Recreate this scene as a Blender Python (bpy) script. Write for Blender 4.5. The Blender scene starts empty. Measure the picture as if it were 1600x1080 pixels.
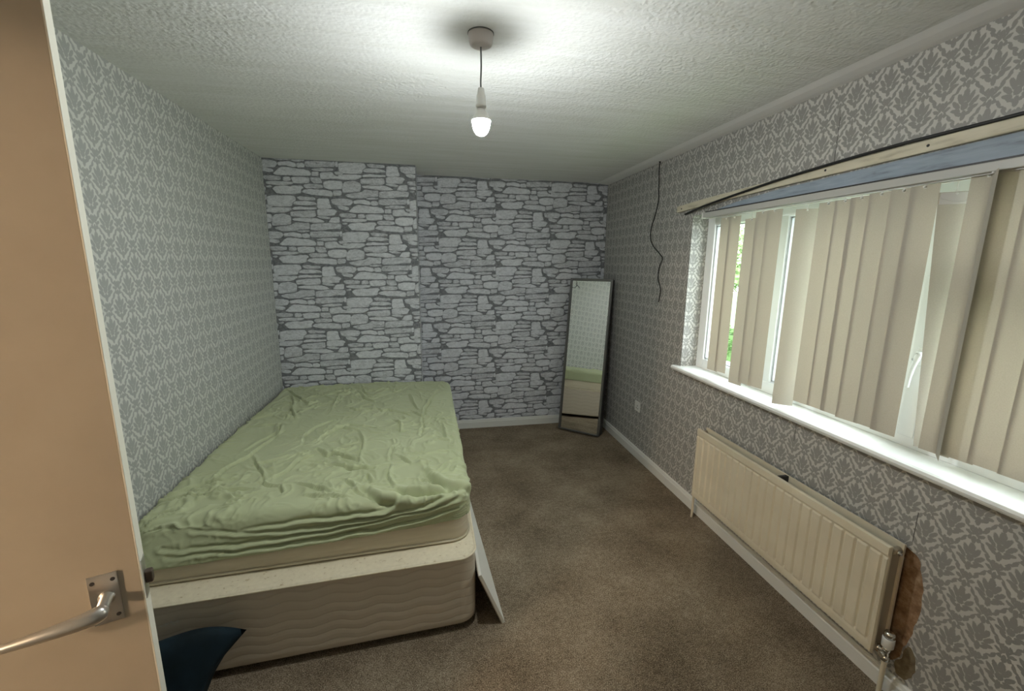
import bpy, bmesh, math, random
import numpy as np
from mathutils import Vector, Matrix, noise
random.seed(7)
sc = bpy.context.scene
COL = sc.collection

# ------------------------------------------------------------------ camera
XL, XR, YB, YC, XS, HC, H = -1.2025, 1.7325, 4.1428, 3.7441, -0.076, 1.6419, 2.4
F_PX, YAW, PITCH, ROLL = 676.07, 0.1911, 0.1892, 0.0088
fw = Vector((math.sin(YAW)*math.cos(PITCH), math.cos(YAW)*math.cos(PITCH), -math.sin(PITCH)))
rt = Vector((math.cos(YAW), -math.sin(YAW), 0)); up = rt.cross(fw)
r2 = rt*math.cos(ROLL)+up*math.sin(ROLL); u2 = -rt*math.sin(ROLL)+up*math.cos(ROLL)
cd = bpy.data.cameras.new('camera'); cam = bpy.data.objects.new('camera', cd); COL.objects.link(cam)
cam.matrix_world = Matrix(((r2.x, u2.x, -fw.x, 0), (r2.y, u2.y, -fw.y, 0), (r2.z, u2.z, -fw.z, HC), (0, 0, 0, 1)))
cd.sensor_width = 36; cd.lens = F_PX/1600*36; cd.clip_start = 0.02; cd.clip_end = 200
sc.camera = cam

# ------------------------------------------------------------------ world, light, exposure
w = bpy.data.worlds.new('overcast_sky'); sc.world = w; w.use_nodes = True
bg = w.node_tree.nodes['Background']
bg.inputs[0].default_value = (0.92, 0.97, 1.0, 1); bg.inputs[1].default_value = 5.0
vs = sc.view_settings
vs.view_transform = 'Standard'; vs.look = 'None'; vs.gamma = 1; vs.use_curve_mapping = False
vs.exposure = 0.72
BULB = 560.0; HALL = 88.0

def light(name, kind, loc, energy, color, **k):
    d = bpy.data.lights.new(name, kind); d.energy = energy; d.color = color
    for a, b in k.items(): setattr(d, a, b)
    o = bpy.data.objects.new(name, d); COL.objects.link(o); o.location = loc
    return o
hl = light('hall_light', 'POINT', (-2.6, -1.1, 2.15), HALL, (1.0, 0.76, 0.54), shadow_soft_size=0.07)

# ------------------------------------------------------------------ helpers
def M(name, col=(.8, .8, .8), rough=.6, metal=0., spec=None):
    m = bpy.data.materials.new(name); m.use_nodes = True
    b = m.node_tree.nodes['Principled BSDF']
    b.inputs['Base Color'].default_value = (*col, 1); b.inputs['Roughness'].default_value = rough
    b.inputs['Metallic'].default_value = metal
    if spec is not None: b.inputs['Specular IOR Level'].default_value = spec
    return m
class N:
    def __init__(s, m): s.m = m; s.t = m.node_tree if hasattr(m, 'node_tree') else m; s.b = s.t.nodes.get('Principled BSDF')
    def n(s, kind, props=None, **inp):
        x = s.t.nodes.new(kind)
        for k, v in (props or {}).items(): setattr(x, k, v)
        for k, v in inp.items():
            i = int(k[1:]) if k[0] == 'i' and k[1:].isdigit() else k.replace('_', ' ')
            sock = x.inputs[i]
            if isinstance(v, bpy.types.NodeSocket): s.t.links.new(v, sock)
            else: sock.default_value = v
        return x
    def math(s, op, a, b=0., c=None, clamp=False):
        k = dict(i0=a, i1=b)
        if c is not None: k['i2'] = c
        return s.n('ShaderNodeMath', {'operation': op, 'use_clamp': clamp}, **k).outputs[0]
    def noise(s, vec, scale, detail=4, rough=.55, out=0, **k):
        return s.n('ShaderNodeTexNoise', None, Vector=vec, Scale=scale, Detail=detail, Roughness=rough, **k).outputs[out]
    def ramp(s, fac, *stops):
        r = s.n('ShaderNodeValToRGB', None, Fac=fac); e = r.color_ramp.elements
        while len(e) < len(stops): e.new(.5)
        for el, (p, c) in zip(e, stops):
            el.position = p; el.color = (*c, 1) if len(c) == 3 else c
        return r.outputs[0]
    def mix(s, f, a, b, mode='MIX'):
        x = s.n('ShaderNodeMix', {'data_type': 'RGBA', 'blend_type': mode}); L = s.t.links
        for i, v in ((0, f), (6, a), (7, b)):
            if isinstance(v, bpy.types.NodeSocket): L.new(v, x.inputs[i])
            else: x.inputs[i].default_value = v if i == 0 else (*v, 1)
        return x.outputs[2]
    def pos(s): return s.n('ShaderNodeNewGeometry').outputs['Position']
    def obj(s): return s.n('ShaderNodeTexCoord').outputs['Object']
    def bump(s, h, strength=.3, dist=.005):
        b = s.n('ShaderNodeBump', None, Height=h, Strength=strength, Distance=dist)
        s.t.links.new(b.outputs[0], s.b.inputs['Normal'])
    def col(s, c): s.t.links.new(c, s.b.inputs['Base Color'])

def add_box(bm, a, b, mi=0, bev=0, mat=None):
    a = Vector(a); b = Vector(b); c = (a+b)/2; d = b-a
    r = bmesh.ops.create_cube(bm, size=1)
    bmesh.ops.scale(bm, vec=(abs(d.x), abs(d.y), abs(d.z)), verts=r['verts'])
    if bev:
        es = list({e for v in r['verts'] for e in v.link_edges})
        rr = bmesh.ops.bevel(bm, geom=es, offset=bev, segments=3, profile=.5, affect='EDGES')
        vs_ = rr['verts']; vs_ = list({v for f in rr['faces'] for v in f.verts} | {v for v in r['verts'] if v.is_valid})
        comp = set(vs_); st = list(vs_)
        while st:
            v = st.pop()
            for e in v.link_edges:
                o = e.other_vert(v)
                if o not in comp: comp.add(o); st.append(o)
        vl = list(comp)
    else: vl = r['verts']
    bmesh.ops.translate(bm, vec=c, verts=vl)
    if mat is not None: bmesh.ops.transform(bm, matrix=mat, verts=vl)
    for f in {f for v in vl for f in v.link_faces}: f.material_index = mi
    return vl
def add_lathe(bm, prof, seg=32, origin=(0, 0, 0), axis=(0, 0, 1), mi=0, cap=True):
    """prof: list of (radius, height) along axis"""
    q = Vector((0, 0, 1)).rotation_difference(Vector(axis).normalized()); o = Vector(origin); rings = []
    for r, h in prof:
        rings.append([bm.verts.new(o+q@Vector((r*math.cos(2*math.pi*i/seg), r*math.sin(2*math.pi*i/seg), h))) for i in range(seg)])
    fs = []
    for a, b in zip(rings, rings[1:]):
        for i in range(seg):
            j = (i+1) % seg; fs.append(bm.faces.new((a[i], a[j], b[j], b[i])))
    if cap:
        fs.append(bm.faces.new(rings[0][::-1])); fs.append(bm.faces.new(rings[-1]))
    for f in fs: f.smooth = True; f.material_index = mi
    for f in fs[-2:] if cap else []: f.smooth = False
def smooth_path(pts, n=8):
    P = [Vector(p) for p in pts]; out = []
    for i in range(len(P)-1):
        p0 = P[max(i-1, 0)]; p1 = P[i]; p2 = P[i+1]; p3 = P[min(i+2, len(P)-1)]
        for k in range(n):
            t = k/n; out.append(.5*((2*p1)+(p2-p0)*t+(2*p0-5*p1+4*p2-p3)*t*t+(3*p1-p0-3*p2+p3)*t**3))
    out.append(P[-1]); return out
def add_tube(bm, pts, r, seg=12, mi=0, cap=True):
    P = [Vector(p) for p in pts]; rings = []; prev = None
    for i, p in enumerate(P):
        t = (P[min(i+1, len(P)-1)]-P[max(i-1, 0)]).normalized()
        if prev is None:
            a = t.orthogonal().normalized()
        else:
            a = (prev-t*prev.dot(t)).normalized()
        prev = a; b = t.cross(a); rr = r[i] if isinstance(r, (list, tuple)) else r
        rings.append([bm.verts.new(p+(a*math.cos(2*math.pi*k/seg)+b*math.sin(2*math.pi*k/seg))*rr) for k in range(seg)])
    fs = []
    for a, b in zip(rings, rings[1:]):
        for k in range(seg):
            j = (k+1) % seg; fs.append(bm.faces.new((a[k], a[j], b[j], b[k])))
    if cap: fs.append(bm.faces.new(rings[0][::-1])); fs.append(bm.faces.new(rings[-1]))
    for f in fs: f.smooth = True; f.material_index = mi
def add_profile(bm, prof, p0, p1, mi=0, updir=(0, 0, 1), smooth=False):
    """extrude a 2-D profile (a = sideways, b = up) from p0 to p1"""
    p0 = Vector(p0); p1 = Vector(p1); t = (p1-p0).normalized(); u = Vector(updir); s = t.cross(u).normalized()
    A = [bm.verts.new(p0+s*a+u*b) for a, b in prof]; B = [bm.verts.new(p1+s*a+u*b) for a, b in prof]
    n = len(prof); fs = [bm.faces.new((A[i], A[(i+1) % n], B[(i+1) % n], B[i])) for i in range(n)]
    for f in fs: f.smooth = smooth; 
    fs += [bm.faces.new(A[::-1]), bm.faces.new(B)]
    for f in fs: f.material_index = mi
def obj(name, bm, mats, parent=None, loc=None):
    if bm.faces: bmesh.ops.recalc_face_normals(bm, faces=bm.faces[:])
    me = bpy.data.meshes.new(name); bm.to_mesh(me); bm.free()
    for m in (mats if isinstance(mats, (list, tuple)) else [mats]): me.materials.append(m)
    o = bpy.data.objects.new(name, me); COL.objects.link(o)
    if parent is not None: o.parent = parent; o.matrix_parent_inverse = parent.matrix_world.inverted() if False else Matrix.Translation(-parent.location) if parent.type == 'EMPTY' else Matrix()
    return o
def thing(name, label, cat, loc=(0, 0, 0), group=None):
    o = bpy.data.objects.new(name, None); COL.objects.link(o); o.location = loc; o.empty_display_size = .05
    o['label'] = label; o['category'] = cat
    if group: o['group'] = group
    return o
def tag(o, label, cat, group=None):
    o['label'] = label; o['category'] = cat
    if group: o['group'] = group
    return o
def struct(name, bm, mats, parent=None):
    o = obj(name, bm, mats, parent)
    if parent is None: o['kind'] = 'structure'
    return o
def part_label(o, s): o['label'] = s; return o
NB = bmesh.new

# ------------------------------------------------------------------ materials
def damask_group():
    g = bpy.data.node_groups.new('damask', 'ShaderNodeTree')
    g.interface.new_socket('Vector', in_out='INPUT', socket_type='NodeSocketVector')
    g.interface.new_socket('Value', in_out='OUTPUT', socket_type='NodeSocketFloat')
    s = N(g); gi = s.n('NodeGroupInput'); go = s.n('NodeGroupOutput')
    # vector in cm, medallion at the origin, |a| given in x, b in z(y)
    # the leaf cluster at the corners of the diamond cell: centre, upper and lower parts
    def hole(x, y): return [((x+a, y+b), r, p_, q_) for (a, b), r, p_, q_ in
        [((0, .6), 0, .95, 1.5), ((0, -2.1), 0, .62, 1.2)]]
    shapes = [((0, 2.5), 0, .78, 1.75), ((1.2, 1.55), -24, .62, 1.75), ((2.15, .25), -40, .58, 1.5), ((2.1, -1.35), -75, .55, 1.25),
              ((1.25, -2.45), -60, .5, 1.15), ((0, -3.1), 0, .62, 1.35), ((0, -.5), 0, .85, 1.1),
              ((6.62, .6), 0, .95, 1.5), ((6.62, -2.1), 0, .62, 1.3), ((5.5, 1.35), 25, .55, 1.3), ((4.95, -.15), 60, .5, 1.1), ((5.6, -1.6), 150, .6, 1.2),
              ((4.3, 2.45), 36, .62, 1.35), ((3.0, 4.6), 44, .62, 1.4), ((4.3, -2.9), -34, .6, 1.4), ((2.9, -4.6), -44, .55, 1.3),
              ((0, 6.0), 0, .62, 1.3), ((1.35, 6.5), -30, .6, 1.0), ((0, -6.9), 0, .75, 1.2), ((1.2, -6.4), 25, .5, 1.1)]
    shapes = [((cx*1.12, cy*1.12), r, p_*1.2, q_*1.18) if k < 7 else ((cx, cy), r, p_*1.10, q_*1.0) for k, ((cx, cy), r, p_, q_) in enumerate(shapes)]
    cur = None
    for (cx, cy), ang, rx, ry in shapes:
        mp = s.n('ShaderNodeMapping', {'vector_type': 'TEXTURE'}, Vector=gi.outputs[0])
        mp.inputs['Location'].default_value = (cx, cy, 0); mp.inputs['Rotation'].default_value = (0, 0, math.radians(ang))
        mp.inputs['Scale'].default_value = (rx, ry, 1)
        l = s.n('ShaderNodeVectorMath', {'operation': 'LENGTH'}, i0=mp.outputs[0]).outputs['Value']
        cur = l if cur is None else s.math('MINIMUM', cur, l)
    s.t.links.new(cur, go.inputs[0]); return g
DG = damask_group()
def damask(name, ground, motif, y0=0.963, z0=0.704, seams=(), flip=False):
    m = M(name, rough=.55); s = N(m); P = s.pos()
    sep = s.n('ShaderNodeSeparateXYZ', None, i0=P); nrm = s.n('ShaderNodeSeparateXYZ', None, i0=s.n('ShaderNodeNewGeometry').outputs['Normal'])
    isy = s.math('GREATER_THAN', s.math('ABSOLUTE', nrm.outputs[1]), .5)
    inv = s.math('SUBTRACT', 1., isy)
    a = s.math('ADD', s.math('MULTIPLY', sep.outputs[1], inv), s.math('MULTIPLY', sep.outputs[0], isy))
    dn = s.n('ShaderNodeTexNoise', None, Vector=P, Scale=110., Detail=3.)
    dsep = s.n('ShaderNodeSeparateXYZ', None, i0=dn.outputs[1])
    a = s.math('MULTIPLY', s.math('SUBTRACT', a, y0), 100.); b = s.math('MULTIPLY', s.math('SUBTRACT', sep.outputs[2], z0), 100.)
    a = s.math('ADD', a, s.math('MULTIPLY', s.math('SUBTRACT', dsep.outputs[0], .5), .7))
    b = s.math('ADD', b, s.math('MULTIPLY', s.math('SUBTRACT', dsep.outputs[1], .5), .7))
    ax = s.math('ABSOLUTE', s.math('WRAP', a, 6.625, -6.625)); bw = s.math('WRAP', b, 8.1, -8.1)
    far = s.math('GREATER_THAN', s.math('ADD', s.math('DIVIDE', ax, 6.625), s.math('DIVIDE', s.math('ABSOLUTE', bw), 8.1)), 1.)
    ax = s.math('ABSOLUTE', s.math('SUBTRACT', ax, s.math('MULTIPLY', far, 6.625)))
    bx = s.math('SUBTRACT', bw, s.math('MULTIPLY', s.math('MULTIPLY', far, s.math('SIGN', bw)), 8.1))
    gnode = s.n('ShaderNodeGroup', {'node_tree': DG}); s.t.links.new(s.n('ShaderNodeCombineXYZ', None, i0=ax, i1=bx).outputs[0], gnode.inputs[0]); v = gnode.outputs[0]
    v = s.math('ADD', v, s.math('MULTIPLY', s.math('SUBTRACT', s.noise(P, 420., 2), .5), .45))
    msk = s.n('ShaderNodeMapRange', None, Value=v, From_Min=.93, From_Max=1.08, To_Min=1., To_Max=0.).outputs[0]
    c = s.mix(msk, ground, motif)
    mott = s.noise(P, 2.2, 3)
    c = s.mix(s.math('MULTIPLY', s.math('SUBTRACT', mott, .35, clamp=True), .25), c, tuple(x*.8 for x in ground))
    for (ys, za, zb) in seams:
        d = s.math('ABSOLUTE', s.math('SUBTRACT', sep.outputs[1], ys))
        wv = s.math('LESS_THAN', s.math('ADD', d, s.math('MULTIPLY', s.noise(P, 30., 1), .0016)), .0022)
        zz = s.math('MULTIPLY', s.math('GREATER_THAN', sep.outputs[2], za), s.math('LESS_THAN', sep.outputs[2], zb))
        c = s.mix(s.math('MULTIPLY', s.math('MULTIPLY', wv, zz), inv), c, (.06, .055, .05))
    s.col(c)
    rr = s.math('ADD', .62, s.math('MULTIPLY', msk, -.14)); s.t.links.new(rr, s.b.inputs['Roughness'])
    s.bump(s.math('ADD', msk, s.math('MULTIPLY', s.noise(P, 600., 2), .3)), .25, .0006)
    return m
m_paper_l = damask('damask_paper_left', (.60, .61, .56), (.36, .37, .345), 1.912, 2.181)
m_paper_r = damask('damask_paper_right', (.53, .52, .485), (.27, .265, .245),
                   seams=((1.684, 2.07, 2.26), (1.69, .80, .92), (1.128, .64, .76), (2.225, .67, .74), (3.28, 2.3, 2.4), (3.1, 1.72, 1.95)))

def stone_mat():
    m = M('printed_stone', rough=.6); s = N(m); P = s.pos()
    at = s.n('ShaderNodeAttribute', {'attribute_name': 'tone'}).outputs['Fac']
    mp = s.n('ShaderNodeMapping', None, Vector=P); mp.inputs['Scale'].default_value = (1, 1, 2.2)
    n1 = s.noise(mp.outputs[0], 26., 6, .7, Distortion=.6); n2 = s.noise(mp.outputs[0], 95., 4, .65)
    v = s.math('ADD', s.math('ADD', s.math('MULTIPLY', n1, .55), s.math('MULTIPLY', n2, .35)), s.math('MULTIPLY', at, .10))
    s.col(s.ramp(v, (.32, (.22, .225, .24)), (.41, (.42, .43, .455)), (.52, (.60, .615, .64)), (.68, (.76, .775, .80))))
    s.bump(s.math('ADD', n1, s.math('MULTIPLY', n2, .6)), .5, .003)
    return m
m_stone = stone_mat(); m_mortar = M('printed_joint', (.10, .105, .12), .7)
s = N(m_mortar); s.col(s.ramp(s.noise(s.pos(), 60., 4), (.35, (.13, .135, .145)), (.7, (.25, .255, .265))))

m_ceil = M('artex_ceiling', (.66, .67, .64), .85); s = N(m_ceil); P = s.pos()
vor = s.n('ShaderNodeTexVoronoi', {'feature': 'SMOOTH_F1'}, Vector=P, Scale=75.).outputs['Distance']
n1 = s.noise(P, 55., 5, .6); mpc = s.n('ShaderNodeMapping', None, Vector=P); mpc.inputs['Scale'].default_value = (.5, 5, 1)
n2 = s.noise(mpc.outputs[0], 4., 4)
amt = s.n('ShaderNodeMapRange', None, Value=s.noise(P, 1.6, 3), From_Min=.35, From_Max=.62, To_Min=.35, To_Max=1.).outputs[0]
hgt = s.math('MULTIPLY', s.math('ADD', s.math('MULTIPLY', vor, -.8), s.math('MULTIPLY', n1, 1.1)), amt)
s.bump(s.math('ADD', hgt, s.math('MULTIPLY', n2, .8)), .75, .006)
s.col(s.ramp(n2, (.3, (.72, .73, .69)), (.7, (.80, .81, .79))))
m_cove = M('smooth_cove_paint', (.84, .84, .82), .6); s = N(m_cove); s.bump(s.noise(s.pos(), 18., 4), .3, .004)

m_carpet = M('brown_carpet', rough=.95, spec=.1); s = N(m_carpet); P = s.pos()
f1 = s.noise(P, 210., 4, .8); f2 = s.noise(P, 2.6, 5, .6); f3 = s.noise(P, 45., 3, .6)
v = s.math('ADD', s.math('ADD', s.math('MULTIPLY', s.math('ADD', s.math('MULTIPLY', s.math('SUBTRACT', f1, .5), 2.0), .5), .62), s.math('MULTIPLY', f2, .34)), s.math('MULTIPLY', f3, .22))
s.col(s.ramp(v, (.42, (.07, .051, .031)), (.54, (.215, .163, .108)), (.64, (.35, .275, .19)), (.80, (.66, .56, .42))))
s.bump(s.math('ADD', f1, s.math('MULTIPLY', f3, .6)), .9, .008)

m_gloss = M('white_gloss_paint', (.72, .72, .67), .35); s = N(m_gloss); s.bump(s.noise(s.pos(), 25., 3), .1, .003)
m_rad = M('cream_radiator_enamel', (.67, .61, .46), .32); s = N(m_rad)
s.col(s.ramp(s.noise(s.pos(), 5., 4), (.3, (.62, .56, .42)), (.7, (.70, .645, .50))))
m_radin = M('radiator_inner_metal', (.40, .34, .25), .5)
m_door = M('door_paint', (.60, .54, .45), .45); s = N(m_door); s.bump(s.noise(s.pos(), 14., 4), .12, .002)
s.col(s.ramp(s.noise(s.pos(), 9., 4), (.3, (.42, .365, .29)), (.7, (.455, .40, .32))))
m_dedge = M('door_edge_paint', (.82, .80, .68), .4)
m_alu = M('satin_aluminium', (.62, .60, .57), .3, .9)
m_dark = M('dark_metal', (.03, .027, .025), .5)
m_rust = M('rusty_latch', (.09, .065, .045), .6, .4)
m_chrome = M('chrome', (.75, .74, .7), .15, 1.)
m_plastic = M('white_plastic', (.74, .74, .70), .35)
m_plast2 = M('aged_plastic', (.55, .51, .49), .45)
m_cord = M('cord_grey', (.16, .17, .17), .6)
m_black = M('black_cable', (.012, .012, .011), .55)
m_upvc = M('white_upvc', (.86, .88, .88), .25)
m_upvc2 = M('upvc_gasket', (.42, .44, .45), .5)
m_sill = M('sill_gloss', (.85, .86, .83), .45); s = N(m_sill)
s.col(s.ramp(s.noise(s.pos(), 9., 5), (.3, (.80, .81, .77)), (.6, (.88, .89, .87))))
m_batten = M('cream_batten', (.60, .555, .42), .55); s = N(m_batten)
mpb = s.n('ShaderNodeMapping', None, Vector=s.pos()); mpb.inputs['Scale'].default_value = (12, 2, 12)
s.col(s.ramp(s.noise(mpb.outputs[0], 4., 5), (.28, (.42, .38, .28)), (.45, (.58, .54, .41)), (.75, (.66, .61, .48))))
m_blue = M('blue_grey_paint', (.30, .36, .43), .6); s = N(m_blue)
mpb = s.n('ShaderNodeMapping', None, Vector=s.pos()); mpb.inputs['Scale'].default_value = (3, 1.2, 9)
s.col(s.ramp(s.noise(mpb.outputs[0], 7., 6), (.25, (.16, .18, .20)), (.4, (.27, .33, .39)), (.75, (.37, .43, .50))))
m_rail = M('grey_headrail', (.45, .45, .42), .4)
m_slat = bpy.data.materials.new('slat_fabric'); m_slat.use_nodes = True; t = m_slat.node_tree; t.nodes.clear(); s = N(m_slat)
tcol = s.noise(s.pos(), 300., 2)
cc = s.ramp(tcol, (.3, (.39, .37, .32)), (.7, (.43, .41, .36)))
df = s.n('ShaderNodeBsdfDiffuse', None, Color=cc); tr = s.n('ShaderNodeBsdfTranslucent', None, Color=(.72, .60, .42, 1))
mx = s.n('ShaderNodeMixShader', None, i0=.10, i1=df.outputs[0], i2=tr.outputs[0]); out = s.n('ShaderNodeOutputMaterial', None, i0=mx.outputs[0])
m_clear = M('clear_hanger', (.75, .74, .70), .2); m_clear.node_tree.nodes['Principled BSDF'].inputs['Alpha'].default_value = .75
m_glass = bpy.data.materials.new('window_glass'); m_glass.use_nodes = True; t = m_glass.node_tree; t.nodes.clear(); s = N(m_glass)
fr = s.n('ShaderNodeMath', {'operation': 'MULTIPLY'}, i0=s.math('POWER', s.n('ShaderNodeLayerWeight', None, Blend=.5).outputs['Facing'], 4.), i1=.6); tp = s.n('ShaderNodeBsdfTransparent', None, Color=(.93, .96, .95, 1)); gl = s.n('ShaderNodeBsdfGlossy', None, Roughness=.02)
mx = s.n('ShaderNodeMixShader', None, i0=fr.outputs[0], i1=tp.outputs[0], i2=gl.outputs[0]); s.n('ShaderNodeOutputMaterial', None, i0=mx.outputs[0])
m_mirror = M('mirror_glass', (.88, .90, .88), .02, 1.)
m_mframe = M('dark_mirror_frame', (.055, .055, .05), .4)
m_mside = M('grey_frame_edge', (.16, .16, .15), .35, .5)
m_sheet = M('green_sheet', (.40, .46, .28), .85, spec=.2); s = N(m_sheet)
s.col(s.ramp(s.noise(s.pos(), 3., 3), (.3, (.455, .495, .295)), (.7, (.495, .535, .33))))
s.bump(s.noise(s.pos(), 500., 2), .15, .0008)
s.b.inputs['Sheen Weight'].default_value = .15
m_matt = M('cream_mattress', (.60, .54, .40), .8)
s = N(m_matt); mp_ = s.n('ShaderNodeMapping', None, Vector=s.pos()); mp_.inputs['Scale'].default_value = (1, 1, 14)
s.col(s.ramp(s.noise(mp_.outputs[0], 5., 4), (.3, (.66, .58, .43)), (.7, (.74, .66, .50))))
m_top = M('cream_divan_top', (.74, .70, .54), .8); s = N(m_top); nz = s.noise(s.pos(), 60., 3)
s.col(s.ramp(nz, (.28, (.50, .40, .24)), (.36, (.70, .62, .45)), (.7, (.76, .68, .50))))
m_divan = M('quilted_divan_fabric', (.42, .36, .29), .6); s = N(m_divan); P = s.pos()
sp = s.n('ShaderNodeSeparateXYZ', None, i0=P)
hx = s.math('ADD', sp.outputs[0], sp.outputs[1])
wob = s.math('MULTIPLY', s.math('SINE', s.math('MULTIPLY', hx, 34.)), .0065)
zz = s.math('ADD', sp.outputs[2], s.math('ADD', wob, s.math('MULTIPLY', s.noise(P, 6., 2), .02)))
row = s.math('PINGPONG', zz, .0215)
ln = s.n('ShaderNodeMapRange', None, Value=row, From_Min=0., From_Max=.006, To_Min=0., To_Max=1.).outputs[0]
c = s.mix(ln, (.56, .48, .375), (.63, .55, .44))
mps = s.n('ShaderNodeMapping', None, Vector=P); mps.inputs['Scale'].default_value = (1, 1, 3)
scf = s.math('GREATER_THAN', s.noise(mps.outputs[0], 9., 6, .75), .60)
c = s.mix(s.math('MULTIPLY', s.math('MULTIPLY', scf, s.math('MULTIPLY', s.math('MULTIPLY', s.math('LESS_THAN', sp.outputs[0], -.62), s.math('GREATER_THAN', sp.outputs[2], .27)), s.math('LESS_THAN', sp.outputs[2], .345))), .75), c, (.62, .60, .54)); s.col(c)
s.bump(s.math('SQRT', s.math('DIVIDE', row, .0215)), .3, .004)
m_board = M('white_board', (.74, .73, .66), .5); m_bcore = M('chipboard_edge', (.42, .36, .27), .8)
m_navy = M('dark_teal_cushion', (.008, .020, .028), .8, spec=.2); s = N(m_navy)
s.col(s.ramp(s.noise(s.pos(), 9., 4), (.3, (.006, .012, .015)), (.7, (.010, .024, .034))))
m_brown = M('bare_brown_plaster', (.14, .08, .045), .8); s = N(m_brown)
s.col(s.ramp(s.noise(s.pos(), 26., 5, .65), (.3, (.14, .075, .035)), (.5, (.26, .155, .08)), (.72, (.42, .30, .19))))
m_olive = M('damp_patch', (.17, .14, .08), .8); s = N(m_olive)
s.col(s.ramp(s.noise(s.pos(), 40., 4), (.3, (.12, .085, .045)), (.7, (.25, .205, .125))))
m_plain = M('plain_hall_paint', (.78, .74, .66), .8)

# ------------------------------------------------------------------ room shell
# floor and ceiling
X0, X1, Y0 = -3.2, XR+.30, -1.4
bm = NB(); add_box(bm, (X0, Y0, -.12), (X1, YB+.25, 0)); struct('floor', bm, m_carpet)
bm = NB(); add_box(bm, (X0, Y0, H), (X1, YB+.25, H+.12)); struct('ceiling', bm, m_ceil)
# left wall with the doorway the picture is taken beside
DY0, DY1, DH = -.16, .585, 2.055
bm = NB()
add_box(bm, (XL-.12, DY1, 0), (XL, YB+.2, H)); add_box(bm, (XL-.12, DY0, DH), (XL, DY1, H)); add_box(bm, (XL-.12, Y0, 0), (XL, DY0, H))
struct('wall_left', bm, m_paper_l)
bm = NB(); add_box(bm, (XL, -1.2, 0), (X1, -1.08, H)); struct('wall_front', bm, m_plain)
bm = NB(); add_box(bm, (X0, Y0, 0), (X0+.1, YB*.5, H)); add_box(bm, (X0+.1, Y0, 0), (XL-.12, Y0+.1, H)); add_box(bm, (X0+.1, 1.5, 0), (XL-.12, 1.6, H))
struct('wall_hall', bm, m_plain)
# right wall with window opening
WY0, WY1, WZ0, WZ1, TH = .36, 2.69, .915, 1.955, .21
bm = NB()
add_box(bm, (XR, -1.2, 0), (XR+TH, WY0, H)); add_box(bm, (XR, WY1, 0), (XR+TH, YB+.2, H))
add_box(bm, (XR, WY0, 0), (XR+TH, WY1, WZ0)); add_box(bm, (XR, WY0, WZ1), (XR+TH, WY1, H))
wall_r = struct('wall_right', bm, m_paper_r)

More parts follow.
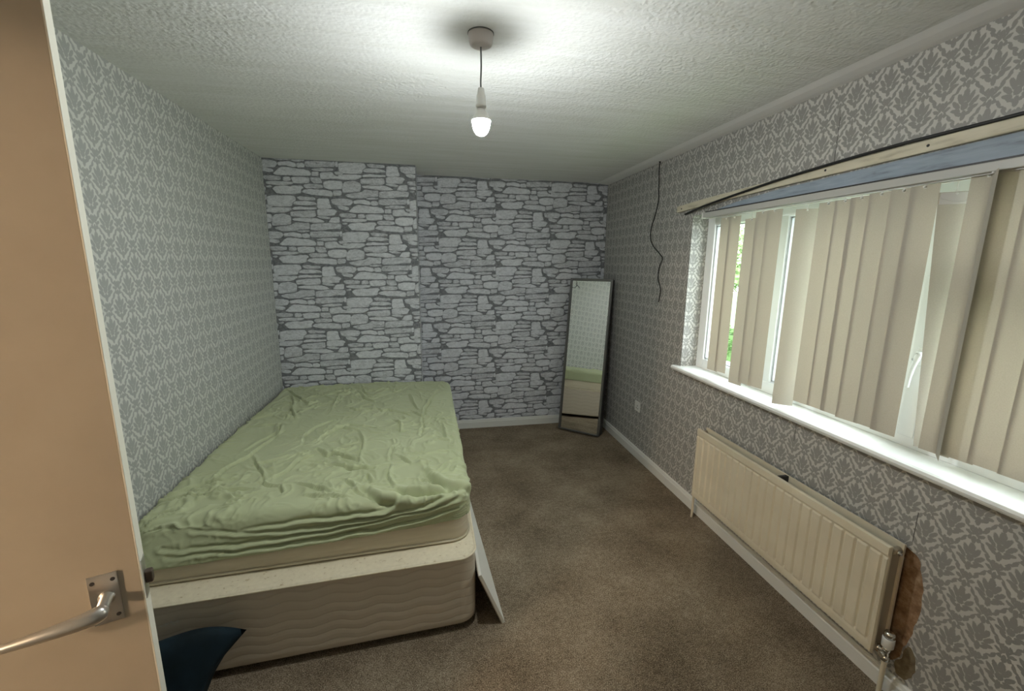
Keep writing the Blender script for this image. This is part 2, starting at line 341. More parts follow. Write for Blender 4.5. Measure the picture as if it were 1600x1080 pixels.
STONES=[[(0.0031,2.2718),(0.0612,2.2744),(0.1227,2.2696),(0.1189,2.2469),(0.0583,2.2425),(0.0152,2.2463),(0.0017,2.2569)],[(0.1407,2.2666),(0.1594,2.2712),(0.1814,2.2702),(0.1916,2.2594),(0.1886,2.2461),(0.168,2.2414),(0.1387,2.2421)],[(0.1977,2.2672),(0.2518,2.2733),(0.3261,2.2708),(0.3235,2.2346),(0.2931,2.2296),(0.2111,2.2262),(0.2033,2.2448)],[(0.3357,2.2731),(0.3976,2.272),(0.4081,2.261),(0.4157,2.2345),(0.3607,2.2304),(0.3359,2.2503)],[(0.0155,2.2295),(0.065,2.2353),(0.197,2.2351),(0.2074,2.2261),(0.188,2.2158),(0.1175,2.2092),(0.0555,2.2105),(0.0196,2.2147)],[(0.0585,2.1824),(0.08,2.1983),(0.1467,2.2066),(0.1794,2.2003),(0.2171,2.2094),(0.2655,2.2094),(0.2774,2.1947),(0.2597,2.1825),(0.2576,2.1557),(0.2121,2.1464),(0.1307,2.1472),(0.0867,2.1494),(0.07,2.1677)],[(0.2868,2.2198),(0.3227,2.225),(0.4149,2.223),(0.419,2.2002),(0.3806,2.1929),(0.3432,2.1972),(0.3015,2.1918),(0.2839,2.2063)],[(0.2657,2.1637),(0.2819,2.1796),(0.3199,2.1868),(0.4294,2.1852),(0.4822,2.1756),(0.4883,2.1526),(0.4796,2.1368),(0.4302,2.1408),(0.3886,2.1451),(0.3356,2.1451),(0.2912,2.155)],[(0.4297,2.2447),(0.4759,2.2543),(0.5601,2.2539),(0.5665,2.233),(0.5566,2.1978),(0.5101,2.1921),(0.4642,2.1923),(0.4288,2.2044),(0.4247,2.2273)],[(0.4979,2.182),(0.5519,2.184),(0.5549,2.1706),(0.5517,2.151),(0.4992,2.1433),(0.4927,2.1605)],[(0.0149,2.1222),(0.0558,2.1312),(0.2,2.1345),(0.2137,2.1197),(0.2159,2.1006),(0.1922,2.0844),(0.1826,2.0572),(0.1154,2.0531),(0.0637,2.0534),(0.0307,2.0543),(0.0154,2.0671),(0.0145,2.0975)],[(0.2272,2.1259),(0.2558,2.1327),(0.2891,2.1262),(0.3568,2.1247),(0.3575,2.1073),(0.3137,2.1039),(0.2536,2.1038),(0.2355,2.1128)],[(0.1954,2.0768),(0.2154,2.0948),(0.2944,2.0975),(0.3505,2.0897),(0.3684,2.0747),(0.311,2.0671),(0.2357,2.0666),(0.2022,2.0694)],[(0.3753,2.1176),(0.4555,2.1204),(0.4606,2.0816),(0.474,2.0507),(0.4236,2.0453),(0.3738,2.0438),(0.3695,2.0631)],[(0.4745,2.1171),(0.5442,2.1234),(0.5985,2.1234),(0.6288,2.1087),(0.616,2.0906),(0.5802,2.0776),(0.533,2.0683),(0.4837,2.0824)],[(0.0093,2.0402),(0.0851,2.0445),(0.1742,2.0454),(0.1809,2.0359),(0.1568,2.0159),(0.1264,2.0073),(0.0447,2.0049),(0.0121,2.0097)],[(0.1848,2.038),(0.2044,2.0502),(0.2498,2.0554),(0.272,2.0503),(0.3629,2.0512),(0.3621,2.0395),(0.3085,2.034),(0.2331,2.0336),(0.1954,2.0306)],[(0.1715,2.0124),(0.2245,2.0198),(0.348,2.0282),(0.3524,2.0001),(0.3498,1.9844),(0.3156,1.9756),(0.2586,1.9741),(0.2214,1.9809),(0.1744,1.9796)],[(0.3696,2.0378),(0.4387,2.0418),(0.4964,2.0397),(0.511,2.0263),(0.4985,2.0122),(0.4896,1.9942),(0.4199,1.9903),(0.3664,1.9927)],[(0.018,2.1977),(0.0441,2.2044),(0.0542,2.1954),(0.0354,2.189),(0.0193,2.1921)],[(0.0379,1.9687),(0.0582,1.9905),(0.1181,1.998),(0.1618,1.9856),(0.172,1.9723),(0.1663,1.9254),(0.1412,1.917),(0.0924,1.9139),(0.0363,1.9087),(0.0333,1.9377)],[(0.1785,1.9608),(0.2281,1.97),(0.2846,1.9676),(0.3459,1.9731),(0.3946,1.9587),(0.4168,1.9454),(0.3971,1.939),(0.3394,1.9356),(0.3017,1.9425),(0.2751,1.9419),(0.2264,1.9484),(0.1962,1.9477)],[(0.0496,1.8915),(0.0726,1.8998),(0.171,1.9138),(0.2028,1.9361),(0.2477,1.9306),(0.3012,1.9347),(0.2994,1.8853),(0.2214,1.8836),(0.1979,1.8732),(0.1072,1.8674),(0.0635,1.8801)],[(0.366,1.9874),(0.4196,1.9869),(0.4613,1.9762),(0.4414,1.9678),(0.3993,1.9706),(0.3693,1.9796)],[(0.4517,1.9483),(0.4691,1.9764),(0.5277,1.984),(0.5271,1.9423),(0.486,1.9393),(0.4475,1.9423)],[(0.3119,1.9251),(0.4161,1.9355),(0.5323,1.9324),(0.5392,1.9187),(0.5298,1.8925),(0.483,1.8934),(0.4361,1.8884),(0.4007,1.8796),(0.3085,1.8796)],[(0.002,1.8554),(0.0506,1.8603),(0.0985,1.8535),(0.1047,1.8379),(0.0839,1.8139),(0.0353,1.813),(-0.0012,1.8201)],[(0.1094,1.8498),(0.1816,1.8591),(0.2338,1.8484),(0.2395,1.8247),(0.2164,1.8203),(0.1643,1.8312),(0.115,1.8263)],[(0.2092,1.8735),(0.2587,1.8765),(0.2967,1.8754),(0.2962,1.8675),(0.2501,1.8625),(0.2124,1.8657)],[(0.2452,1.8486),(0.2798,1.8533),(0.2981,1.8417),(0.2947,1.8218),(0.2543,1.819),(0.2418,1.8287)],[(0.3075,1.8657),(0.3924,1.8715),(0.4893,1.8696),(0.5168,1.8722),(0.5193,1.8502),(0.5105,1.8339),(0.4479,1.8327),(0.3699,1.8252),(0.3084,1.826),(0.3022,1.8458)],[(-0.0137,1.8042),(0.0274,1.8069),(0.0713,1.7979),(0.0719,1.7821),(0.0433,1.7757),(-0.0006,1.7848)],[(0.0724,1.7663),(0.1133,1.8065),(0.1407,1.8189),(0.1857,1.8158),(0.2307,1.8087),(0.284,1.8077),(0.3256,1.7984),(0.3396,1.7787),(0.3345,1.7625),(0.2689,1.7595),(0.1737,1.76),(0.098,1.7588)],[(0.3457,1.8108),(0.4083,1.8219),(0.5018,1.8217),(0.5008,1.8055),(0.4263,1.8002),(0.3605,1.801)],[(0.3481,1.7908),(0.3948,1.7936),(0.3946,1.7635),(0.3461,1.7627)],[(0.5225,1.8703),(0.5404,1.8739),(0.5402,1.8385),(0.5224,1.8374)],[(0.5101,1.7976),(0.5637,1.8046),(0.5992,1.8032),(0.5623,1.7815),(0.5227,1.7784)],[(0.4079,1.7878),(0.4962,1.7954),(0.5106,1.7734),(0.5453,1.7618),(0.6011,1.7687),(0.7172,1.7726),(0.68,1.7516),(0.5996,1.7422),(0.5208,1.7492),(0.4813,1.7466),(0.4378,1.7399),(0.4088,1.7435)]]
PHX, PHZ = 0.625, -0.010
def stone_wall(name, x0, x1, y, z0, z1, box_pts, seed, phase):
    rnd = random.Random(seed)
    bm = NB(); add_box(bm, *box_pts, mi=1)
    tone = bm.faces.layers.float.new('tone')
    TW, TZ = .5305, .523
    cl = lambda v, a, b: max(a, min(b, v))
    for tx in range(-2, 6):
        for tz in range(-5, 6):
            for si, poly in enumerate(STONES):
                ox = phase[0]+tx*TW; oz = phase[1]+tz*TZ+(tx % 2)*TZ/2
                P = [Vector((ox+a, oz+b, 0)) for a, b in poly]; cc_ = sum(P, Vector())/len(P); P = [p+(p-cc_).normalized()*.0028 for p in P]
                if max(p.x for p in P) < x0 or min(p.x for p in P) > x1 or max(p.y for p in P) < z0 or min(p.y for p in P) > z1: continue
                for _ in range(1):      # round the corners once
                    P = [q for k in range(len(P)) for q in (P[k]*.86+P[(k+1) % len(P)]*.14, P[k]*.14+P[(k+1) % len(P)]*.86)]
                Qp = []
                for k in range(len(P)):
                    a, b = P[k], P[(k+1) % len(P)]; n = max(1, int((b-a).length/.009))
                    Qp += [a+(b-a)*t/n for t in range(n)]
                W = []
                for q in Qp:
                    m = noise.noise_vector(Vector((q.x*60, q.y*60, 3.)))*.0016; W.append((cl(q.x+m.x, x0+.0005, x1-.0005), cl(q.y+m.y, z0+.0005, z1-.0005)))
                if max(p[0] for p in W)-min(p[0] for p in W) < .006 or max(p[1] for p in W)-min(p[1] for p in W) < .004: continue
                c = (sum(p[0] for p in W)/len(W), sum(p[1] for p in W)/len(W))
                wx = max(p[0] for p in W)-min(p[0] for p in W); wz = max(p[1] for p in W)-min(p[1] for p in W)
                sx = max(.6, 1-.006/(wx/2)); sz = max(.5, 1-.004/(wz/2)); jit = rnd.random()*.0004
                O = [bm.verts.new((p[0], y-.0004-jit, p[1])) for p in W]
                I = [bm.verts.new((c[0]+(p[0]-c[0])*sx, y-.0026-jit, c[1]+(p[1]-c[1])*sz)) for p in W]
                tv = (si*.37) % 1; n = len(W)
                for k in range(n):
                    f = bm.faces.new((O[k], O[(k+1) % n], I[(k+1) % n], I[k])); f[tone] = tv*.6-.1
                f = bm.faces.new(I); f[tone] = tv
    me_o = struct(name, bm, [m_stone, m_mortar]); return me_o
stone_wall('wall_back_chimney', XL, XS, YC, 0, H, ((XL-.02, YC, 0), (XS, YB+.2, H)), 3, (XL, 0))
stone_wall('wall_back', XS, XR, YB, 0, H, ((XS, YB, 0), (X1, YB+.2, H)), 11, (PHX, PHZ))

# the short return of the chimney breast carries the same paper
ret = stone_wall('wall_back_return', .03, YB-YC, 0, 0, H, ((.0, .0002, 0), (YB-YC, .004, H)), 5, (.12, .1))
for v in ret.data.vertices: v.co = (XS+.0004-v.co.y, YC+v.co.x, v.co.z)


# cove along the right wall
bm = NB(); add_profile(bm, [(0, 0), (0, -.014), (-.03, -.013), (-.075, -.008), (-.115, 0)], (XR, -1.08, H), (XR, YB, H))
struct('trim_1', bm, m_cove)
# skirting
def skirt(name, p0, p1, h=.085, t=.018):
    bm = NB(); add_profile(bm, [(0, 0), (-t, 0), (-t, h*.72), (-t*.75, h*.78), (-t*.62, h*.93), (-t*.3, h), (0, h)], p0, p1); return struct(name, bm, m_gloss)
skirt('baseboard_right', (XR, -1.08, 0), (XR, YB, 0))
skirt('baseboard_back', (XR, YB, 0), (XS, YB, 0))
skirt('baseboard_chimney', (XS, YC, 0), (XL, YC, 0))
skirt('baseboard_left', (XL, YC, 0), (XL, DY1+.08, 0))
# doorway lining
bm = NB()
for a, b in (((XL-.125, DY1-.03, 0), (XL+.005, DY1+.002, DH)), ((XL-.125, DY0-.002, 0), (XL+.005, DY0+.03, DH)), ((XL-.125, DY0, DH-.03), (XL+.005, DY1, DH+.002))):
    add_box(bm, a, b, bev=.003)
struct('trim_2', bm, m_gloss)

# bare patches of wall beside the radiator, strip above the window: painted areas of the wall itself
def patch(name, outline, mat, d=.0006, parent=None):
    bm = NB(); P = smooth_path([(0, a, b) for a, b in outline]+[(0, *outline[0])], 5)[:-1]
    P = [Vector((XR-d, p.y+noise.noise(p*35)*.006, p.z+noise.noise(p*35+Vector((3, 3, 3)))*.006)) for p in P]
    A = [bm.verts.new(p) for p in P]; B = [bm.verts.new(p+Vector((d*.9, 0, 0))) for p in P]; n = len(A)
    bm.faces.new(A); [bm.faces.new((A[i], A[(i+1) % n], B[(i+1) % n], B[i])) for i in range(n)]
    o = obj(name, bm, mat); o.parent = wall_r; return o
patch('bare_plaster_patch', [(1.15, .612), (1.11, .60), (1.085, .56), (1.068, .48), (1.062, .40), (1.07, .33), (1.075, .27), (1.09, .22), (1.105, .15), (1.16, .12), (1.24, .15), (1.25, .30), (1.25, .58)], m_brown)
patch('damp_patch', [(1.078, .24), (1.058, .235), (1.043, .20), (1.04, .16), (1.05, .125), (1.07, .10), (1.10, .10), (1.105, .14), (1.09, .17), (1.085, .21)], m_olive, .0012)
bm = NB()
vs4 = [(2.50, 1.957), (2.44, 1.972), (2.30, 1.990), (2.0, 2.012), (1.4, 2.028), (.30, 2.052), (.30, 1.957)]
A = [bm.verts.new((XR-.002, a, b)) for a, b in vs4]; B = [bm.verts.new((XR-.0002, a, b)) for a, b in vs4]; n = len(A)
bm.faces.new(A); [bm.faces.new((A[i], A[(i+1) % n], B[(i+1) % n], B[i])) for i in range(n)]
o = obj('painted_lintel_strip', bm, m_blue); o.parent = wall_r

# ------------------------------------------------------------------ window
FX0, FX1 = XR+.115, XR+.185          # frame depth
def ybox(bm, y0, y1, z0, z1, x0=FX0, x1=FX1, bev=.004, mi=0): add_box(bm, (x0, y0, z0), (x1, y1, z1), bev=bev, mi=mi)
bm = NB()
ybox(bm, WY1-.075, WY1+.0, WZ0+.02, WZ1); ybox(bm, WY0, WY0+.07, WZ0+.02, WZ1)
ybox(bm, WY0+.069, WY1-.074, WZ0+.02, WZ0+.085, x0=FX0+.001); ybox(bm, WY0+.069, WY1-.074, WZ1-.062, WZ1, x0=FX0+.001)
ybox(bm, 2.018, 2.075, WZ0+.083, WZ1-.060, x0=FX0+.002); ybox(bm, 1.300, 1.395, WZ0+.083, WZ1-.060, x0=FX0+.002)
ybox(bm, WY0+.069, 1.302, 1.60, 1.665, x0=FX0+.003)
win = struct('window_1', bm, m_upvc)
bm = NB()   # opening casement, nearer than the outer frame
cy0, cy1, cz0, cz1 = WY0+.055, 1.317, WZ0+.070, 1.608
for a in ((cy1-.06, cy1, cz0, cz1), (cy0, cy0+.06, cz0, cz1), (cy0+.06, cy1-.06, cz0, cz0+.06), (cy0+.06, cy1-.06, cz1-.06, cz1)):
    ybox(bm, *a, x0=FX0-.022, x1=FX1-.02)
cas = obj('casement', bm, m_upvc, win)
bm = NB()
for y0, y1, z0, z1 in ((2.08, WY1-.078, WZ0+.09, WZ1-.066), (1.40, 2.013, WZ0+.09, WZ1-.066), (WY0+.075, 1.296, 1.67, WZ1-.066)):
    for a in ((y0, y0+.007, z0, z1), (y1-.007, y1, z0, z1), (y0, y1, z0, z0+.007), (y0, y1, z1-.007, z1)):
        ybox(bm, *a, x0=FX0+.012, x1=FX0+.03, bev=0)
y0, y1, z0, z1 = cy0+.062, cy1-.062, cz0+.062, cz1-.062
for a in ((y0, y0+.006, z0, z1), (y1-.006, y1, z0, z1), (y0, y1, z0, z0+.006), (y0, y1, z1-.006, z1)): ybox(bm, *a, x0=FX0-.010, x1=FX0+.02, bev=0)
obj('glazing_gasket', bm, m_upvc2, win)
for y0, y1, z0, z1, x in ((2.07, WY1-.07, WZ0+.08, WZ1-.06, FX0+.03), (1.39, 2.01, WZ0+.08, WZ1-.06, FX0+.03), (WY0+.065, 1.305, 1.66, WZ1-.06, FX0+.03), (cy0+.055, cy1-.055, cz0+.055, cz1-.055, FX0+.015)):
    bm = NB(); ybox(bm, y0, y1, z0, z1, x0=x, x1=x+.004, bev=0); obj('pane', bm, m_glass, win)
# handle on the casement
bm = NB(); add_box(bm, (FX0-.030, 1.262, 1.270), (FX0-.0215, 1.290, 1.340), bev=.003)
add_lathe(bm, [(.012, 0), (.012, .018), (.010, .022)], 20, (FX0-.03, 1.274, 1.315), (-1, 0, 0))
add_tube(bm, smooth_path([(FX0-.045, 1.272, 1.317), (FX0-.048, 1.276, 1.29), (FX0-.050, 1.284, 1.25), (FX0-.052, 1.288, 1.185)], 6), [.010]*6+[.008]*8+[.0065]*5, 12)
hd = obj('window_handle', bm, m_upvc, win)
bm = NB(); add_lathe(bm, [(.0042, 0), (.0042, .0015)], 14, (FX0-.052, 1.274, 1.317), (-1, 0, 0)); add_lathe(bm, [(.005, 0), (.0045, .003)], 14, (FX0-.0235, 1.304, 1.29), (-1, 0, 0)); obj('screw', bm, m_upvc2, win)
# sill
bm = NB()
add_profile(bm, [(-.042, .004), (-.045, .012), (-.040, .022), (-.03, .0265), (.125, .0265), (.125, 0), (-.036, -.004)], (XR, 2.745, WZ0-.006), (XR, .20, WZ0-.006))
for v in bm.verts: v.co.x = 2*XR-v.co.x
sill = obj('window_sill', bm, m_sill, win)

# ------------------------------------------------------------------ batten, cable, headrail
root = thing('wooden_batten', 'long cream painted timber batten fixed to the wall above the window blind', 'batten', (XR, 1.6, 2.05))
bm = NB()
seg = [(2.855, 1.992, 2.033), (2.6, 2.004, 2.045), (1.95, 2.022, 2.060), (1.4, 2.031, 2.072), (1.05, 2.037, 2.076), (.28, 2.048, 2.09)]
R_ = [[bm.verts.new((x, y, z)) for x, z in ((XR-.0005, a), (XR-.020, a), (XR-.022, a+.004), (XR-.022, b-.003), (XR-.019, b), (XR-.0005, b))] for y, a, b in seg]
for a, b in zip(R_, R_[1:]):
    for k in range(6): bm.faces.new((a[k], a[(k+1) % 6], b[(k+1) % 6], b[k]))
bm.faces.new(R_[0][::-1]); bm.faces.new(R_[-1]); obj('board', bm, m_batten, root)
for y, z in ((2.80, 2.012), (1.70, 2.048), (1.30, 2.052), (2.2, 2.03)):
    bm = NB(); add_lathe(bm, [(.005, 0), (.0045, .002), (.002, .003)], 12, (XR-.0218, y, z), (-1, 0, 0)); obj('screw', bm, m_dark, root)
bm = NB(); add_tube(bm, smooth_path([(XR-.016, .30, 2.105), (XR-.016, .70, 2.098), (XR-.016, 1.05, 2.083), (XR-.018, 1.25, 2.081), (XR-.030, 1.404, 2.077), (XR-.031, 1.65, 2.068), (XR-.031, 1.938, 2.053), (XR-.031, 2.20, 2.031), (XR-.031, 2.476, 2.006), (XR-.026, 2.62, 1.990), (XR-.012, 2.766, 1.973)], 10), .0062, 10)
tag(obj('black_cable', bm, m_black), 'thick black cable lying along the cream batten above the window', 'cable')
# loose wire down from the cove
bm = NB(); wp = [(3.137, 2.392), (3.171, 2.352), (3.160, 2.25), (3.156, 2.176), (3.148, 2.119), (3.181, 2.016), (3.228, 1.924), (3.232, 1.841), (3.177, 1.776), (3.073, 1.716), (3.032, 1.680), (3.065, 1.62), (3.075, 1.534), (3.027, 1.454), (3.041, 1.356)]
add_tube(bm, smooth_path([(XR-(.02 if i < 1 else .006), a, b) for i, (a, b) in enumerate(wp)], 8), .0036, 10)
add_lathe(bm, [(.010, 0), (.008, .006), (.004, .009)], 14, (XR-.02, 3.137, 2.387), (-1, 0, -.3))
tag(obj('hanging_wire', bm, m_black), 'thin black wire dangling in a wave down the patterned wall between mirror and window', 'wire')

rail = thing('vertical_blind', 'cream vertical slat blind hanging over the window on the right wall', 'blind', (XR, 1.5, 1.94))
bm = NB(); add_box(bm, (XR-.044, .30, 1.926), (XR-.0, 2.52, 1.956), bev=.003); add_box(bm, (XR-.030, .31, 1.9215), (XR-.014, 2.51, 1.927), mi=0); obj('track', bm, m_rail, rail)
bm = NB(); add_box(bm, (XR-.036, .31, 1.9562), (XR-.0022, 2.51, 1.963)); obj('shadow_gap_strip', bm, m_dark, rail)  # dark strip added in place of the shadow gap above the track
bm = NB(); add_box(bm, (XR-.012, .30, 1.918), (XR-.004, 2.5, 1.926), bev=.002); obj('track_lip', bm, m_plastic, rail)
bm = NB(); add_box(bm, (XR-.045, 2.52, 1.922), (XR+.0, 2.532, 1.960), bev=.003); obj('end_cap', bm, m_plastic, rail)

# slats: (centre y, turn in degrees, top z, bottom z, lean dy at the bottom, x)
def slat_mesh(w, zt, zb, lean=0, twist=0, curl=.004, hem=True):
    bm = NB(); nx, nz = 8, 24; G = []
    for j in range(nz+1):
        t = j/nz; z = zt+(zb-zt)*t; row = []
        for i in range(nx+1):
            s_ = i/nx-.5; a = twist*t; lx = s_*w; d = curl*(1-4*s_*s_)
            row.append(bm.verts.new((d*math.cos(a)+lx*math.sin(a), lx*math.cos(a)-d*math.sin(a)+lean*t, z)))
        G.append(row)
    for j in range(nz):
        for i in range(nx):
            f = bm.faces.new((G[j][i], G[j][i+1], G[j+1][i+1], G[j+1][i])); f.smooth = True
    return bm
slats = [  # yc, turn, top, bottom, lean, twist, x, label
 (2.378, 6, 1.917, .982, 0, 0, XR+.02, 'cream blind slat nearest the corner end of the window'),
 (2.305, 6, 1.917, .990, 0, 0, XR+.02, 'cream blind slat overlapped with the corner end slat, beside the first bright gap'),
 (2.116, 8, 1.886, .968, 0, 0, XR-.020, 'short cream blind slat hanging lower, just past the first bright gap from the corner'),
 (2.040, 7, 1.914, .99, 0, 0, XR-.020, 'wide looking cream blind slat touching the short lower hanging one'),
 (1.962, 7, 1.914, .995, 0, 0, XR-.020, 'cream blind slat just before the tall gap showing green leaves'),
 (1.790, 52, 1.898, .952, 0, 0, XR+.0, 'cream blind slat turned edgeways, alone between two bright gaps'),
 (1.661, 5, 1.911, 1.003, 0, 0, XR-.020, 'first slat of the closed middle run of the blind, beside a bright gap'),
 (1.583, 5, 1.911, 1.006, 0, 0, XR-.020, 'second slat of the closed middle run of the blind'),
 (1.513, 5, 1.914, 1.006, 0, 0, XR-.020, 'third slat of the closed middle run, before the dark upright seam'),
 (1.435, 9, 1.917, 1.003, 0, 0, XR-.020, 'fourth slat of the closed middle run, after the dark upright seam'),
 (1.355, 5, 1.918, 1.008, 0, 0, XR-.020, 'fifth slat of the closed middle run of the blind'),
 (1.286, 5, 1.920, 1.006, 0, 0, XR-.020, 'last slat of the closed middle run, left of the window handle'),
 (1.197, 50, 1.885, .998, -.050, -.42, XR-.008, 'crumpled blind slat hanging from a loose clear clip beside the window handle'),
 (1.114, 6, 1.928, 1.0, 0, 0, XR-.012, 'plain blind slat just right of the crumpled one'),
 (1.085, -50, 1.930, 1.0, 0, 0, XR-.036, 'slat turned edge on'),
 (1.043, 5, 1.930, 1.01, 0, 0, XR-.020, 'slat'),
 (.967, 5, 1.934, 1.016, 0, 0, XR-.020, 'blind slat after the thin bright line, second from the right picture edge'),
 (.889, 5, 1.936, 1.016, 0, 0, XR-.020, 'rightmost blind slat cut by the picture edge'),
]
for k in range(6): slats.append((.812-.078*k, 5, 1.936, 1.016, 0, 0, XR-.020, None))
for i, (yc, turn, zt, zb, lean, tw, x, lab) in enumerate(slats):
    T = Matrix.Translation((x, yc, zt)) @ Matrix.Rotation(math.radians(turn), 4, 'Z')
    def sobj(name, bm, mat, par):
        bmesh.ops.transform(bm, matrix=T, verts=bm.verts[:]); o = obj(name, bm, mat); o.parent = par
        o.matrix_parent_inverse = Matrix.Translation(-rail.location) if par is rail else Matrix(); return o
    f = sobj('slat', slat_mesh(.089, 0, zb-zt, lean, tw, curl=-.005 if i in (5, 12) else -.0008), m_slat, rail)
    if i == 12: part_label(f, 'crumpled twisted slat hanging from a loose clear clip')
    elif i == 5: part_label(f, 'slat turned edgeways between two bright gaps')
    bm = NB(); add_box(bm, (-.0012, -.004, -.012), (.0012, .004, .005)); add_tube(bm, [(0, 0, .004), (0, 0, .012), (0, 0, 1.926-zt)], .0016, 8)
    add_lathe(bm, [(.001, -.0045), (.004, -.003), (.0045, 0), (.004, .003), (.001, .0045)], 12, (-.004, 0, -.006), (1, 0, 0))
    sobj('hook', bm, m_plastic, f)
    if i == 12:
        bm = NB(); add_box(bm, (-.006, -.040, -.040), (-.003, .040, -.002), bev=.001); add_tube(bm, smooth_path([(-.007, -.036, -.028), (-.008, 0, -.031), (-.007, .036, -.020)], 6), .0015, 8); sobj('clear_clip', bm, m_clear, f)

# ------------------------------------------------------------------ outside
m_grass = M('grass', (.22, .32, .14), .9); m_road = M('paving', (.50, .49, .47), .9); m_hedge = M('hedge_leaves', (.10, .19, .05), .7); m_leaf = M('tree_leaves', (.17, .30, .06), .6); m_bark = M('bark', (.12, .09, .06), .9)
s = N(m_leaf); s.col(s.ramp(s.noise(s.pos(), 3., 3), (.35, (.20, .30, .11)), (.6, (.42, .54, .27))))
GZ = -2.7
bm = NB(); add_box(bm, (XR+TH+.05, -15, GZ-.2), (60, 60, GZ)); o = struct('outside_ground', bm, m_grass)
bm = NB(); add_box(bm, (6, -15, GZ), (14, 60, GZ+.03)); o = struct('outside_road', bm, m_road)
def leafy(bm, c, r, n, size, seed):
    rn = random.Random(seed)
    for _ in range(n):
        v = Vector((rn.gauss(0, 1), rn.gauss(0, 1), rn.gauss(0, 1))).normalized()*rn.uniform(.55, 1)
        p = Vector((c[0]+v.x*r[0], c[1]+v.y*r[1], c[2]+v.z*r[2])); a = Vector((rn.gauss(0, 1), rn.gauss(0, 1), rn.gauss(0, 1))).normalized(); b = a.orthogonal().normalized()
        s1 = size*rn.uniform(.6, 1.2)
        bm.faces.new([bm.verts.new(p+q) for q in (a*s1, b*s1*.45, -a*s1, -b*s1*.45)])
for k, (x, y, hgt, lab) in enumerate([(17, 18.3, 6.6, 'leafy green tree seen through the first gap of the blind'), (18, 24.2, 6.8, 'tall green tree further along beyond the road'), (17, 12.4, 6.0, 'smaller green tree nearest the low garage')]):
    t = thing('tree', lab, 'tree', (x, y, GZ), 'trees beyond the road')
    bm = NB(); add_tube(bm, smooth_path([(x, y, GZ), (x+.1, y, GZ+1.5), (x-.05, y+.1, GZ+hgt*.6)], 6), [.22-.01*i for i in range(13)], 10); obj('trunk', bm, m_bark, t)
    bm = NB(); leafy(bm, (x, y, GZ+hgt*.72), (2.6, 2.6, hgt*.34), 2600, .26, k); obj('crown', bm, m_leaf, t)
bm = NB(); leafy(bm, (13.6, 20, GZ+.8), (.6, 7, .9), 5000, .12, 9); add_box(bm, (13.3, 13.5, GZ), (13.9, 26.5, GZ+1.2))
tag(obj('hedge', bm, m_hedge), 'long clipped green hedge on the far side of the road', 'hedge')
b = thing('garage', 'low pale garage with white roof across the road', 'building', (14.2, 10.2, GZ))
bm = NB(); add_box(bm, (13.0, 8.9, GZ), (15.2, 11.6, GZ+2.2)); obj('wall', bm, M('pale_render', (.55, .52, .47), .8), b)
bm = NB(); add_profile(bm, [(-1.25, 0), (0, .5), (1.25, 0)], (14.1, 8.7, GZ+2.2), (14.1, 11.8, GZ+2.2)); obj('roof', bm, M('white_roof', (.85, .85, .84), .5), b)
bm = NB(); add_box(bm, (12.96, 9.3, GZ), (13.0, 11.2, GZ+1.9)); obj('door', bm, M('garage_door', (.30, .31, .34), .5), b)

# ------------------------------------------------------------------ door
HG = Vector((XL, .589, 0)); DD = Vector((.937, .350, 0)).normalized(); DN = Vector((DD.y, -DD.x, 0)); DW, DT = .7034, .036
# local frame: x along the door, y away from the viewer, z up
MD = Matrix(((DD.x, -DN.x, 0, HG.x), (DD.y, -DN.y, 0, HG.y), (0, 0, 1, 0), (0, 0, 0, 1)))
door = thing('door', 'plain flat door standing half open at the left picture edge', 'door', HG)
door['kind'] = 'structure'; door.name = 'door_1'
del door['category']
def dobj(name, bm, mat, parent=door):
    bmesh.ops.transform(bm, matrix=MD, verts=bm.verts[:]); o = obj(name, bm, mat); o.parent = parent
    if parent is door: o.matrix_parent_inverse = Matrix.Translation(-HG)
    return o
bm = NB(); add_box(bm, (.004, 0, .008), (DW-.003, DT, 2.043)); dobj('leaf', bm, m_door)
bm = NB(); add_box(bm, (DW-.003, 0, .008), (DW, DT, 2.043), bev=.001); part_label(dobj('lipping', bm, m_dedge), 'cream door edge')
hx0, hz = .650, 1.034
bm = NB(); add_box(bm, (hx0-.021, -.0035, .984), (hx0+.021, -.0003, 1.083), bev=.001); pl = dobj('handle_plate', bm, m_alu)
for a, b in ((-.014, 1.070), (.014, 1.070), (.014, .997), (-.014, .997)):
    bm = NB(); add_lathe(bm, [(.0036, 0), (.0034, .0012)], 14, (hx0+a, -.0035, b), (0, -1, 0)); dobj('screw', bm, m_dark, pl)
bm = NB(); add_lathe(bm, [(.0125, 0), (.0125, .003), (.0095, .004), (.0092, .042)], 24, (hx0+.002, -.0035, hz+.002), (0, -1, 0))
L = smooth_path([(hx0+.003, -.040, hz+.003), (hx0-.002, -.050, hz+.003), (hx0-.025, -.056, hz+.002), (hx0-.06, -.057, hz-.0), (hx0-.10, -.054, hz-.003), (hx0-.135, -.050, hz-.006)], 6)
rr = [.0112]*4+[.0138]*4+[.0140-.00036*i for i in range(len(L)-8)]
add_tube(bm, L, rr, 16); bmesh.ops.scale(bm, vec=(1, 1, 1), verts=bm.verts[:]); dobj('lever_handle', bm, m_alu, pl)
bm = NB(); add_box(bm, (DW-.0005, .005, 1.005), (DW+.0015, .030, 1.085)); dobj('latch_plate', bm, m_alu)
bm = NB(); add_box(bm, (DW+.001, .010, 1.032), (DW+.013, .026, 1.056), bev=.003); dobj('latch_bolt', bm, m_rust)

